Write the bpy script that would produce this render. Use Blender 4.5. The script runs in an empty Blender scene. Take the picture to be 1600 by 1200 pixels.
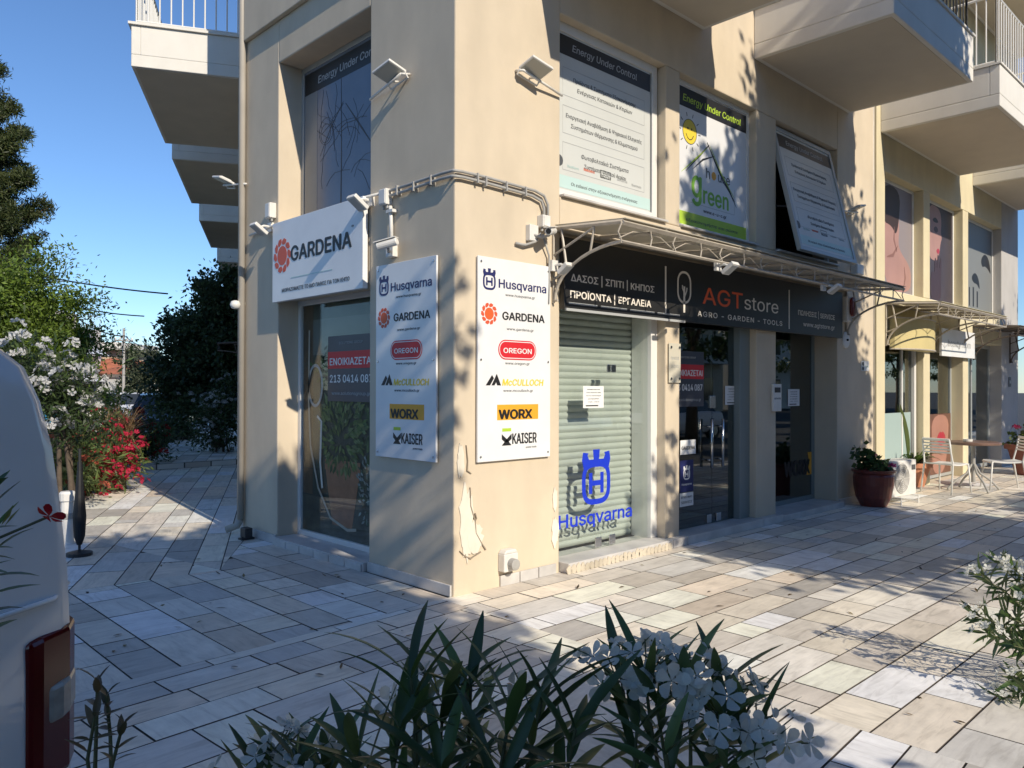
import bpy, math, random
import numpy as np
from mathutils import Vector, Matrix
from mathutils.geometry import delaunay_2d_cdt
S = bpy.context.scene
COL = S.collection
R = math.radians
rng = random.Random(7)

# ------------------------------------------------------------------ camera
FPX = 1224.1
YAW, PITCH, ROLL = R(46.085), R(0.294), R(0.1395)
CF = Vector((math.cos(YAW) * math.cos(PITCH), math.sin(YAW) * math.cos(PITCH), math.sin(PITCH)))
_r = Vector((math.sin(YAW), -math.cos(YAW), 0)); _u = _r.cross(CF)
CR = _r * math.cos(ROLL) + _u * math.sin(ROLL)
CU = _u * math.cos(ROLL) - _r * math.sin(ROLL)
CC = Vector((-3.72, -4.48, 1.55))
cd = bpy.data.cameras.new('camera'); cam = bpy.data.objects.new('camera', cd); COL.objects.link(cam)
cd.sensor_width = 36; cd.lens = FPX / 1600 * 36; cd.clip_start = 0.05; cd.clip_end = 2000
cam.matrix_world = Matrix(((CR.x, CU.x, -CF.x, CC.x), (CR.y, CU.y, -CF.y, CC.y), (CR.z, CU.z, -CF.z, CC.z), (0, 0, 0, 1)))
S.camera = cam

# ------------------------------------------------------------------ sky and sun
SUN = Vector((0.15, 1.0, -0.64)).normalized()
w = bpy.data.worlds.new('World'); S.world = w; w.use_nodes = True
nt = w.node_tree; nt.nodes.clear()
sky = nt.nodes.new('ShaderNodeTexSky'); sky.sky_type = 'NISHITA'; sky.sun_disc = False
sky.sun_elevation = math.asin(-SUN.z); sky.sun_rotation = math.atan2(-SUN.x, -SUN.y) % (2 * math.pi)
sky.air_density = 1.0; sky.dust_density = 0.0; sky.ozone_density = 6.0
bg = nt.nodes.new('ShaderNodeBackground'); bg.inputs['Strength'].default_value = 0.125
out = nt.nodes.new('ShaderNodeOutputWorld')
tint = nt.nodes.new('ShaderNodeMix'); tint.data_type = 'RGBA'; tint.blend_type = 'MULTIPLY'; tint.inputs['Factor'].default_value = 1; tint.inputs[7].default_value = (.87, .94, 1.02, 1)
nt.links.new(sky.outputs[0], tint.inputs[6]); nt.links.new(tint.outputs[2], bg.inputs[0]); nt.links.new(bg.outputs[0], out.inputs[0])
sl = bpy.data.lights.new('sun', 'SUN'); sl.energy = 4.3; sl.angle = R(0.53); sl.color = (1.0, 0.90, 0.74)
so = bpy.data.objects.new('sun', sl); COL.objects.link(so); so.location = (-5, -30, 30)
so.rotation_euler = SUN.to_track_quat('-Z', 'Y').to_euler()
S.view_settings.view_transform = 'Standard'; S.view_settings.look = 'None'
S.view_settings.gamma = 1; S.view_settings.exposure = 0.21

# ------------------------------------------------------------------ helpers
def ray(px, py): return CF + CR * ((px - 800) / FPX) - CU * ((py - 600) / FPX)
def onp(px, py, axis, val):
    d = ray(px, py); return CC + d * ((val - CC[axis]) / d[axis])
def FX(px, py, y=0.0): return onp(px, py, 1, y)      # a point of the right-hand facade plane
def FY(px, py, x=0.0): return onp(px, py, 0, x)      # a point of the left-hand facade plane
def GR(px, py, z=0.0): return onp(px, py, 2, z)      # a point of the ground
def AT(px, py, d): return CC + ray(px, py) * d       # a point at a depth

class MB:
    def __init__(s): s.v = []; s.f = []; s.c = []; s.uv = []; s.hasc = False; s.hasuv = False
    def add(s, vs, fs, col=None, uvs=None):
        n = len(s.v); s.v += [tuple(p) for p in vs]
        for k, f in enumerate(fs):
            s.f.append(tuple(i + n for i in f)); s.c.append(col)
            s.uv.append(uvs[k] if uvs else None)
        if col: s.hasc = True
        if uvs: s.hasuv = True
        return s
    def box(s, x0, x1, y0, y1, z0, z1, M=None, col=None):
        vs = [Vector((x, y, z)) for z in (z0, z1) for y in (y0, y1) for x in (x0, x1)]
        if M: vs = [M @ v for v in vs]
        return s.add(vs, [(0, 2, 3, 1), (4, 5, 7, 6), (0, 1, 5, 4), (2, 6, 7, 3), (0, 4, 6, 2), (1, 3, 7, 5)], col)
    def tube(s, pts, r, n=8, col=None, cap=True):
        pts = [Vector(p) for p in pts]; rs = r if isinstance(r, (list, tuple)) else [r] * len(pts)
        vs = []; fs = []; up = Vector((0, 0, 1)); prev = None
        for i, p in enumerate(pts):
            d = (pts[min(i + 1, len(pts) - 1)] - pts[max(i - 1, 0)])
            d = d.normalized() if d.length > 1e-9 else Vector((0, 0, 1))
            if prev is None:
                a = d.cross(up if abs(d.z) < .95 else Vector((1, 0, 0))).normalized()
            else:
                a = (prev - d * prev.dot(d)); a = a.normalized() if a.length > 1e-6 else d.orthogonal().normalized()
            prev = a; b = d.cross(a)
            for k in range(n):
                t = 2 * math.pi * k / n; vs.append(p + (a * math.cos(t) + b * math.sin(t)) * rs[i])
        for i in range(len(pts) - 1):
            for k in range(n):
                k2 = (k + 1) % n; fs.append((i * n + k, i * n + k2, (i + 1) * n + k2, (i + 1) * n + k))
        if cap: fs.append(tuple(range(n))[::-1]); fs.append(tuple(range((len(pts) - 1) * n, len(pts) * n)))
        return s.add(vs, fs, col)
    def lathe(s, prof, n=24, M=None, col=None, ax=None):
        vs = []; fs = []
        for (r, z) in prof:
            for k in range(n):
                t = 2 * math.pi * k / n; v = Vector((r * math.cos(t), r * math.sin(t), z)); vs.append(M @ v if M else v)
        for i in range(len(prof) - 1):
            for k in range(n):
                k2 = (k + 1) % n; fs.append((i * n + k, i * n + k2, (i + 1) * n + k2, (i + 1) * n + k))
        fs.append(tuple(range(n))[::-1]); fs.append(tuple(range((len(prof) - 1) * n, len(prof) * n)))
        return s.add(vs, fs, col)
    def prism(s, poly, y0, y1, col=None):          # polygon in local x,z ; thickness along y (y0 front < y1 back)
        n = len(poly)
        vs = [(p[0], y0, p[1]) for p in poly] + [(p[0], y1, p[1]) for p in poly]
        a = sum(poly[i][0] * poly[(i + 1) % n][1] - poly[(i + 1) % n][0] * poly[i][1] for i in range(n))
        o = list(range(n)) if a > 0 else list(range(n))[::-1]
        fs = [tuple(o), tuple(i + n for i in o[::-1])]
        for k in range(n):
            i, j = o[k], o[(k + 1) % n]; fs.append((j, i, i + n, j + n))
        return s.add(vs, fs, col)
    def stroke(s, pts, wd, y0, y1, closed=False, col=None):
        P = [Vector((p[0], p[1])) for p in pts]; n = len(P); L = []; Rr = []
        ws = wd if isinstance(wd, (list, tuple)) else [wd] * n
        for i in range(n):
            a = P[(i - 1) % n] if closed or i > 0 else P[i]; b = P[(i + 1) % n] if closed or i < n - 1 else P[i]
            d = (b - a).normalized(); nn = Vector((-d.y, d.x)) * ws[i] * .5
            L.append(P[i] + nn); Rr.append(P[i] - nn)
        for i in range(n if closed else n - 1):
            j = (i + 1) % n; s.prism([L[i], L[j], Rr[j], Rr[i]], y0, y1, col)
        return s
    def build(s, name, mat, parent=None, smooth=False, bevel=0, loc=None, rz=None):
        me = bpy.data.meshes.new(name); me.from_pydata(s.v, [], s.f)
        if s.hasc:
            at = me.color_attributes.new('Col', 'FLOAT_COLOR', 'CORNER'); buf = []
            for f, c in zip(s.f, s.c): buf += list((c or (1, 1, 1)) + (1.0,)) * len(f) if len(c or (1, 1, 1)) == 3 else list(c) * len(f)
            at.data.foreach_set('color', buf)
        if s.hasuv:
            ul = me.uv_layers.new(name='UVMap'); buf = []
            for f, u in zip(s.f, s.uv):
                for k in range(len(f)): buf += list(u[k]) if u else [0, 0]
            ul.data.foreach_set('uv', buf)
        if smooth: me.polygons.foreach_set('use_smooth', [True] * len(me.polygons))
        me.materials.append(mat); me.update()
        o = bpy.data.objects.new(name, me); COL.objects.link(o)
        if parent: o.parent = parent
        if loc: o.location = loc
        if rz is not None: o.rotation_euler = (0, 0, rz)
        if bevel:
            m = o.modifiers.new('bevel', 'BEVEL'); m.width = bevel; m.segments = 2; m.limit_method = 'ANGLE'; m.angle_limit = R(40)
        return o

def tag(o, label, cat, group=None):
    o['label'] = label; o['category'] = cat
    if group: o['group'] = group
    return o
def thing(name, label, cat, loc=(0, 0, 0), rz=0, group=None):
    o = bpy.data.objects.new(name, None); COL.objects.link(o); o.empty_display_size = .2
    o.location = loc; o.rotation_euler = (0, 0, rz); return tag(o, label, cat, group)
def struct(o, kind='structure'): o['kind'] = kind; return o
def kids(o): return [c for c in COL.objects if c.parent == o]
def dup(o, loc=None, rz=None, label=None, parent=None):
    c = o.copy(); COL.objects.link(c)
    if parent: c.parent = parent
    if loc is not None: c.location = loc
    if rz is not None: c.rotation_euler = (0, 0, rz)
    if label: c['label'] = label
    for k in kids(o): dup(k, parent=c)
    return c

# ------------------------------------------------------------------ materials
def mat(name, col, rough=.6, metal=0, var=0, vscale=3, bump=0, bscale=60, spec=.5, attr=False, emit=None, trans=0, dirt=None):
    m = bpy.data.materials.new(name); m.use_nodes = True; t = m.node_tree; N = t.nodes; L = t.links
    b = N['Principled BSDF']; b.inputs['Base Color'].default_value = (*col, 1); b.inputs['Roughness'].default_value = rough
    b.inputs['Metallic'].default_value = metal; b.inputs['Specular IOR Level'].default_value = spec
    src = None
    if attr:
        a = N.new('ShaderNodeAttribute'); a.attribute_name = 'Col'; src = a.outputs['Color']
    if var:
        tc = N.new('ShaderNodeTexCoord'); no = N.new('ShaderNodeTexNoise'); no.inputs['Scale'].default_value = vscale; no.inputs['Detail'].default_value = 6
        L.new(tc.outputs['Object'], no.inputs['Vector'])
        rp = N.new('ShaderNodeMapRange'); rp.inputs['From Min'].default_value = .3; rp.inputs['From Max'].default_value = .7
        rp.inputs['To Min'].default_value = 1 - var; rp.inputs['To Max'].default_value = 1 + var * .6
        L.new(no.outputs['Fac'], rp.inputs['Value'])
        mx = N.new('ShaderNodeMix'); mx.data_type = 'RGBA'; mx.blend_type = 'MULTIPLY'; mx.inputs['Factor'].default_value = 1
        if src: L.new(src, mx.inputs[6])
        else: mx.inputs[6].default_value = (*col, 1)
        L.new(rp.outputs[0], mx.inputs[7]); src = mx.outputs[2]
    if src: L.new(src, b.inputs['Base Color'])
    if bump:
        tc2 = N.new('ShaderNodeTexCoord'); n2 = N.new('ShaderNodeTexNoise'); n2.inputs['Scale'].default_value = bscale; n2.inputs['Detail'].default_value = 4
        bp = N.new('ShaderNodeBump'); bp.inputs['Strength'].default_value = bump; bp.inputs['Distance'].default_value = .01
        L.new(tc2.outputs['Object'], n2.inputs['Vector']); L.new(n2.outputs['Fac'], bp.inputs['Height']); L.new(bp.outputs[0], b.inputs['Normal'])
    if trans:
        tr = N.new('ShaderNodeBsdfTranslucent'); ms = N.new('ShaderNodeMixShader'); ms.inputs[0].default_value = trans
        if src: L.new(src, tr.inputs['Color'])
        else: tr.inputs['Color'].default_value = (*col, 1)
        L.new(b.outputs[0], ms.inputs[1]); L.new(tr.outputs[0], ms.inputs[2]); L.new(ms.outputs[0], N['Material Output'].inputs['Surface'])
    return m
def stucco(name, col, stain=.12):
    m = mat(name, col, rough=.85, spec=.25, bump=.35, bscale=220)
    t = m.node_tree; N = t.nodes; L = t.links; b = N['Principled BSDF']
    tc = N.new('ShaderNodeTexCoord')
    n1 = N.new('ShaderNodeTexNoise'); n1.inputs['Scale'].default_value = 1.6; n1.inputs['Detail'].default_value = 8; n1.inputs['Roughness'].default_value = .65
    mp = N.new('ShaderNodeMapping'); mp.inputs['Scale'].default_value = (2.2, 2.2, .7)
    n2 = N.new('ShaderNodeTexNoise'); n2.inputs['Scale'].default_value = 1.5; n2.inputs['Detail'].default_value = 5
    L.new(tc.outputs['Object'], n1.inputs['Vector']); L.new(tc.outputs['Object'], mp.inputs[0]); L.new(mp.outputs[0], n2.inputs['Vector'])
    ad = N.new('ShaderNodeMath'); ad.operation = 'ADD'; L.new(n1.outputs['Fac'], ad.inputs[0]); L.new(n2.outputs['Fac'], ad.inputs[1])
    rp = N.new('ShaderNodeMapRange'); rp.inputs['From Min'].default_value = .7; rp.inputs['From Max'].default_value = 1.3
    rp.inputs['To Min'].default_value = 1 - stain; rp.inputs['To Max'].default_value = 1 + stain * .4; L.new(ad.outputs[0], rp.inputs['Value'])
    mx = N.new('ShaderNodeMix'); mx.data_type = 'RGBA'; mx.blend_type = 'MULTIPLY'; mx.inputs['Factor'].default_value = 1
    mx.inputs[6].default_value = (*col, 1); L.new(rp.outputs[0], mx.inputs[7]); L.new(mx.outputs[2], b.inputs['Base Color'])
    return m
def glassmat(name, tint=(.8, .86, .84), boost=1.3, rough=0.0, ior=1.5):
    m = bpy.data.materials.new(name); m.use_nodes = True; t = m.node_tree; N = t.nodes; L = t.links; N.remove(N['Principled BSDF'])
    tr = N.new('ShaderNodeBsdfTransparent'); tr.inputs[0].default_value = (*tint, 1)
    gl = N.new('ShaderNodeBsdfGlossy'); gl.inputs['Roughness'].default_value = rough; gl.inputs[0].default_value = (1, 1, 1, 1)
    lw = N.new('ShaderNodeLayerWeight'); lw.inputs[0].default_value = .5; pw = N.new('ShaderNodeMath'); pw.operation = 'POWER'; pw.inputs[1].default_value = 5; L.new(lw.outputs['Facing'], pw.inputs[0]); mu = N.new('ShaderNodeMath'); mu.operation = 'MULTIPLY_ADD'; mu.inputs[1].default_value = .9; mu.inputs[2].default_value = .04 * boost; mu.use_clamp = True
    ms = N.new('ShaderNodeMixShader'); L.new(pw.outputs[0], mu.inputs[0]); L.new(mu.outputs[0], ms.inputs[0])
    L.new(tr.outputs[0], ms.inputs[1]); L.new(gl.outputs[0], ms.inputs[2]); L.new(ms.outputs[0], N['Material Output'].inputs['Surface'])
    return m
def tilemat(name):
    m = mat(name, (.5, .5, .5), rough=.5, spec=.4); t = m.node_tree; N = t.nodes; L = t.links; b = N['Principled BSDF']
    a = N.new('ShaderNodeAttribute'); a.attribute_name = 'Col'
    uv = N.new('ShaderNodeUVMap'); uv.uv_map = 'UVMap'
    mp = N.new('ShaderNodeMapping'); mp.inputs['Scale'].default_value = (2.0, 11, 1); L.new(uv.outputs[0], mp.inputs[0])
    n1 = N.new('ShaderNodeTexNoise'); n1.inputs['Scale'].default_value = 1.6; n1.inputs['Detail'].default_value = 8; n1.inputs['Roughness'].default_value = .62; n1.inputs['Distortion'].default_value = 1.1
    L.new(mp.outputs[0], n1.inputs['Vector'])
    cr = N.new('ShaderNodeValToRGB'); e = cr.color_ramp.elements; e[0].position = .28; e[0].color = (.68, .65, .62, 1); e[1].position = .72; e[1].color = (1.12, 1.1, 1.08, 1)
    k = e.new(.48); k.color = (.97, .95, .93, 1); L.new(n1.outputs['Fac'], cr.inputs[0])
    n3 = N.new('ShaderNodeTexNoise'); n3.inputs['Scale'].default_value = 3.5; n3.inputs['Detail'].default_value = 10; n3.inputs['Roughness'].default_value = .7
    tc = N.new('ShaderNodeTexCoord'); L.new(tc.outputs['Object'], n3.inputs['Vector'])
    r3 = N.new('ShaderNodeMapRange'); r3.inputs['From Min'].default_value = .35; r3.inputs['From Max'].default_value = .65; r3.inputs['To Min'].default_value = .88; r3.inputs['To Max'].default_value = 1.1
    L.new(n3.outputs['Fac'], r3.inputs['Value'])
    m1 = N.new('ShaderNodeMix'); m1.data_type = 'RGBA'; m1.blend_type = 'MULTIPLY'; m1.inputs['Factor'].default_value = .8
    L.new(a.outputs['Color'], m1.inputs[6]); L.new(cr.outputs[0], m1.inputs[7])
    m2 = N.new('ShaderNodeMix'); m2.data_type = 'RGBA'; m2.blend_type = 'MULTIPLY'; m2.inputs['Factor'].default_value = 1
    L.new(m1.outputs[2], m2.inputs[6]); L.new(r3.outputs[0], m2.inputs[7]); L.new(m2.outputs[2], b.inputs['Base Color'])
    rr = N.new('ShaderNodeMapRange'); rr.inputs['To Min'].default_value = .38; rr.inputs['To Max'].default_value = .7; L.new(n3.outputs['Fac'], rr.inputs['Value']); L.new(rr.outputs[0], b.inputs['Roughness'])
    bp = N.new('ShaderNodeBump'); bp.inputs['Strength'].default_value = .12; bp.inputs['Distance'].default_value = .01; L.new(n1.outputs['Fac'], bp.inputs['Height']); L.new(bp.outputs[0], b.inputs['Normal'])
    return m
def leafmat(name, tr=.35, rough=.45, spec=.4):
    m = mat(name, (.06, .1, .03), rough=rough, spec=spec, attr=True, trans=tr); return m

M = {}
M['wall'] = stucco('cream_render', (.66, .56, .425))
M['yellow'] = stucco('yellow_render', (.68, .60, .41))
M['white_render'] = stucco('white_render', (.74, .71, .65), .08)
M['grey_render'] = stucco('grey_render', (.5, .48, .46))
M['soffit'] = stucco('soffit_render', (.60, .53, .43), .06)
M['tile'] = tilemat('marble_paver')
M['grout'] = mat('grout', (.11, .10, .09), .9, var=.3, vscale=6)
M['asphalt'] = mat('asphalt', (.06, .06, .062), .85, var=.25, vscale=2, bump=.4, bscale=150)
M['marble'] = mat('marble', (.56, .54, .52), .4, var=.18, vscale=5)
M['soil'] = mat('soil', (.09, .06, .04), .95, var=.4, vscale=8, bump=.6, bscale=30)
M['glass'] = glassmat('glass', (.95, .975, .965)); M['filmglass'] = glassmat('window_glass', (.9, .93, .92), .6); M['darkglass'] = glassmat('dark_glass', (.5, .56, .55), 3.6)
M['alu'] = mat('grey_aluminium', (.42, .44, .44), .4, .3)
M['alug'] = mat('grey_green_aluminium', (.23, .27, .27), .4, .2)
M['whitealu'] = mat('white_aluminium', (.74, .73, .70), .4)
M['steel'] = mat('steel', (.6, .6, .6), .25, 1)
M['plastic'] = mat('white_plastic', (.72, .70, .66), .45, var=.08, vscale=9)
M['greyplastic'] = mat('grey_plastic', (.38, .37, .35), .5, var=.1, vscale=9)
M['black'] = mat('black_print', (.014, .014, .016), .5)
M['dark'] = mat('dark_metal', (.03, .03, .032), .45)
M['board'] = mat('charcoal_board', (.022, .021, .02), .42, var=.15, vscale=2)
M['signwhite'] = mat('white_sign_face', (.78, .78, .78), .3, var=.05, vscale=4)
M['white'] = mat('white_print', (.8, .8, .79), .5)
M['offwhite'] = mat('pale_letter', (.82, .76, .68), .5)
M['silver'] = mat('grey_print', (.42, .43, .43), .5)
M['navy'] = mat('navy_print', (.02, .025, .12), .5)
M['blue'] = mat('blue_film', (.012, .04, .55), .45)
M['orange'] = mat('orange_print', (.80, .12, .03), .5)
M['gorange'] = mat('red_orange_print', (.66, .10, .04), .5)
M['red'] = mat('red_print', (.62, .02, .03), .5)
M['yellowp'] = mat('yellow_print', (.80, .60, .05), .5)
M['amber'] = mat('amber_print', (.80, .38, .03), .5)
M['lime'] = mat('lime_print', (.42, .60, .05), .5)
M['green'] = mat('green_print', (.22, .48, .05), .5)
M['teal'] = mat('pale_teal_print', (.50, .66, .64), .5)
M['greytext'] = mat('charcoal_print', (.09, .095, .10), .5)
M['paleposter'] = mat('pale_grey_film', (.60, .61, .58), .35, var=.05, vscale=2)
M['whiteposter'] = mat('white_film', (.74, .74, .74), .35, var=.04, vscale=2)
M['room'] = mat('dark_interior', (.32, .32, .30), .9)
M['shutter'] = mat('grey_green_shutter', (.50, .52, .48), .5, var=.1, vscale=3)
M['canopy'] = mat('cream_polycarbonate', (.60, .56, .47), .5, var=.12, vscale=3, trans=.3)
M['canopyf'] = mat('cream_painted_steel', (.47, .42, .35), .45, var=.15, vscale=12)
M['canopyd'] = mat('brown_painted_steel', (.11, .085, .065), .5, var=.15, vscale=12)
M['terracotta'] = mat('terracotta', (.52, .22, .12), .7, var=.2, vscale=9)
M['glazed'] = mat('dark_red_glaze', (.19, .042, .03), .3, var=.25, vscale=7)
M['bark'] = mat('bark', (.10, .075, .055), .9, var=.35, vscale=12, bump=.7, bscale=40)
M['stem'] = mat('green_stem', (.12, .13, .06), .7, var=.2, vscale=20)
M['leaf'] = leafmat('leaf'); M['gloss_leaf'] = leafmat('oleander_leaf', .22, .38, .5)
M['petal'] = leafmat('petal', .5, .6, .2)
M['pipe'] = mat('beige_pipe', (.46, .42, .36), .5, var=.1, vscale=4)
M['van'] = mat('white_van_paint', (.80, .82, .83), .25, spec=.6, var=.12, vscale=2)
M['van'].node_tree.nodes['Principled BSDF'].inputs['Coat Weight'].default_value = 1.0
M['lensred'] = mat('red_lens', (.13, .005, .006), .15, spec=.7, var=.3, vscale=6)
M['lensclear'] = mat('clear_lens', (.42, .38, .33), .2, spec=.7, var=.25, vscale=30)
M['rubber'] = mat('rubber', (.025, .025, .025), .8)
M['carblue'] = mat('dark_blue_paint', (.012, .018, .03), .2, spec=.6)
M['carwhite'] = mat('white_car_paint', (.75, .75, .75), .3)
M['roof'] = mat('red_roof_tiles', (.42, .14, .07), .8, var=.3, vscale=2)
M['skin'] = mat('skin_print', (.38, .19, .14), .5, var=.1, vscale=3)
M['skinpale'] = mat('pale_skin_print', (.40, .23, .205), .5, var=.08, vscale=3)
M['lip'] = mat('lip_print', (.40, .03, .05), .4)
M['mauve'] = mat('mauve_print', (.06, .05, .065), .5, var=.15, vscale=3)
M['hair'] = mat('hair_print', (.045, .025, .02), .5)
M['wood'] = mat('brown_wood', (.16, .09, .05), .6, var=.3, vscale=8)
M['table'] = mat('table_top', (.20, .12, .09), .4, var=.2, vscale=10)
M['bluepl'] = mat('blue_plastic', (.03, .30, .55), .4)
M['concrete'] = mat('concrete', (.40, .38, .35), .9, var=.2, vscale=4)
M['redplastic'] = mat('dark_red_plastic', (.16, .015, .012), .3)

# ------------------------------------------------------------------ lettering face: the sans bundled with Blender, else its built-in one
try:
    import os
    FONT = bpy.data.fonts.load(os.path.join(bpy.utils.system_resource('DATAFILES'), 'fonts', 'Inter.woff2'))
except Exception:
    FONT = None
# ------------------------------------------------------------------ text and flat marks (local x right, z up, -y towards the viewer)
def fill(co, ed):                       # outlines to triangles: constrained Delaunay, then keep what has an odd or non-zero winding
    r = delaunay_2d_cdt([Vector((p[0], p[1])) for p in co], ed, [], 0, 1e-6)
    V = np.array([(v.x, v.y, 0.0) for v in r[0]]); T = [tuple(f) for f in r[2]]
    A = np.array([co[e[0], :2] for e in ed]); Bq = np.array([co[e[1], :2] for e in ed])
    keep = []
    for t in T:
        c = V[list(t), :2].mean(0); up = (A[:, 1] <= c[1]) & (Bq[:, 1] > c[1]); dn = (A[:, 1] > c[1]) & (Bq[:, 1] <= c[1])
        m = up | dn
        if not m.any(): continue
        xs = A[m, 0] + (c[1] - A[m, 1]) / (Bq[m, 1] - A[m, 1]) * (Bq[m, 0] - A[m, 0]); h = xs > c[0]
        if (up[m][h].sum() - dn[m][h].sum()) != 0: keep.append(t)
    return V, keep
def text(parent, s, x, z, w, h, m, y=-.001, bold=0, align='CENTER', name='lettering', shear=0, ext=.0012, space=1, rot=0):
    cu = bpy.data.curves.new('t', 'FONT'); cu.body = s; cu.font = FONT or cu.font; cu.shear = shear; cu.resolution_u = 2; cu.space_character = space
    cu.fill_mode = 'NONE'; cu.resolution_u = 3
    o = bpy.data.objects.new('t', cu); me = bpy.data.meshes.new_from_object(o)
    n = len(me.vertices); co = np.empty(n * 3, np.float32); me.vertices.foreach_get('co', co); co = co.reshape(-1, 3).astype(float)
    ed = [tuple(e.vertices) for e in me.edges]
    co, pol = fill(co, ed)
    x0, x1 = co[:, 0].min(), co[:, 0].max()
    sx = w / (x1 - x0) if w else h / .73; sz = h / .73
    cx = {'CENTER': (x0 + x1) / 2, 'LEFT': x0, 'RIGHT': x1}[align]
    X = (co[:, 0] - cx) * sx; Z = co[:, 1] * sz
    bpy.data.objects.remove(o); bpy.data.curves.remove(cu); bpy.data.meshes.remove(me)
    c, sn = math.cos(rot), math.sin(rot)
    V = [(x + a * c - b * sn, y - ext, z + a * sn + b * c) for a, b in zip(X, Z)]
    mb = MB(); mb.add(V, pol)
    if bold > 0:                                          # heavier weight: the same outlines again, shifted by a hair
        for q, (a, b) in enumerate(((-1, 0), (1, 0), (0, .6), (0, -.6), (-.5, .3), (.5, -.3))):
            e = .00008 * (q + 1); mb.add([(vx + a * bold * 1.05 * sz, vy - e, vz + b * bold * 1.05 * sz) for vx, vy, vz in V], pol)
    # side walls so that the letters have thickness
    cnt = {}
    for p in pol:
        for i in range(len(p)):
            e = (p[i], p[(i + 1) % len(p)]); cnt[e] = 1
    bnd = [e for e in cnt if (e[1], e[0]) not in cnt]
    used = sorted({i for e in bnd for i in e}); mp = {i: k for k, i in enumerate(used)}
    vs = [V[i] for i in used] + [(V[i][0], y, V[i][2]) for i in used]; k = len(used)
    mb.add(vs, [(mp[b], mp[a], mp[a] + k, mp[b] + k) for a, b in bnd])
    return mb.build(name, m, parent)
def flat(parent, polys, m, y=-.001, t=.0012, name='mark'):
    mb = MB()
    for p in polys: mb.prism(p, y - t, y)
    return mb.build(name, m, parent)
def rect(x0, x1, z0, z1): return [(x0, z0), (x1, z0), (x1, z1), (x0, z1)]
def rrect(cx, cz, w, h, r, n=6):
    P = []
    for sx, sz, a0 in ((1, -1, -90), (1, 1, 0), (-1, 1, 90), (-1, -1, 180)):
        for k in range(n + 1):
            a = R(a0 + 90 * k / n); P.append((cx + sx * (w / 2 - r) + r * math.cos(a), cz + sz * (h / 2 - r) + r * math.sin(a)))
    return P
def disc(cx, cz, r, n=24, rz=None): return [(cx + r * math.cos(2 * math.pi * k / n), cz + (rz or r) * math.sin(2 * math.pi * k / n)) for k in range(n)]
def crown_mark(parent, cx, cz, h, m, y, t=.0012, name='emblem'):       # rounded shield, H and three towers
    w = h * .80; mb = MB(); st = h * .098
    cc = cz - h * .11; hh = h * .78
    ring = [(cx + .5 * (w - st) * math.copysign(abs(math.cos(a)) ** .62, math.cos(a)), cc + .5 * (hh - st) * math.copysign(abs(math.sin(a)) ** .62, math.sin(a))) for a in [2 * math.pi * k / 40 + .01 for k in range(40)]]
    mb.stroke(ring, st, y - t, y, True)
    bw = st * .95; hx = w * .20; hz = h * .19
    for sx in (-1, 1): mb.prism(rect(cx + sx * hx - bw / 2, cx + sx * hx + bw / 2, cc - hz, cc + hz), y - t, y)
    mb.prism(rect(cx - hx + bw / 2, cx + hx - bw / 2, cc - bw * .5, cc + bw * .5), y - t, y)
    zt = cc + hh / 2 - st * .6; e = .0001
    mb.prism([(cx - .34 * h, zt - .10 * h), (cx - .20 * h, zt + .01 * h), (cx + .20 * h, zt + .01 * h), (cx + .34 * h, zt - .10 * h), (cx + .40 * h, zt + .10 * h), (cx + .20 * h, zt + .10 * h), (cx - .20 * h, zt + .10 * h), (cx - .40 * h, zt + .10 * h)], y - t - e, y - e)
    mb.prism([(cx - .075 * h, zt + .09 * h), (cx + .075 * h, zt + .09 * h), (cx + .095 * h, cz + h * .5), (cx - .095 * h, cz + h * .5)], y - t - 2 * e, y - e)
    for s in (-1, 1):
        mb.prism([(cx + s * .20 * h, zt + .09 * h), (cx + s * .40 * h, zt + .09 * h), (cx + s * .37 * h, cz + h * .46), (cx + s * .22 * h, cz + h * .44), (cx + s * .25 * h, zt + .18 * h)], y - t - 2 * e, y - e)
    return mb.build(name, m, parent)
def sun_mark(parent, cx, cz, r, m, m2, y, t=.0012):                    # disc with curled petals round it
    mb = MB(); n = 10
    for k in range(n):
        a = 2 * math.pi * k / n; P = []
        for q, (ra, da) in enumerate(((.66, -.06), (.80, -.24), (.98, -.20), (1.0, .10), (.86, .30), (.70, .36), (.62, .22))):
            P.append((cx + r * ra * math.cos(a + da), cz + r * ra * math.sin(a + da)))
        mb.prism(P, y - t, y)
    o = mb.build('emblem', m, parent)
    flat(parent, [disc(cx, cz, r * .55, 28)], m2, y, t, 'emblem')
    return o
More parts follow.
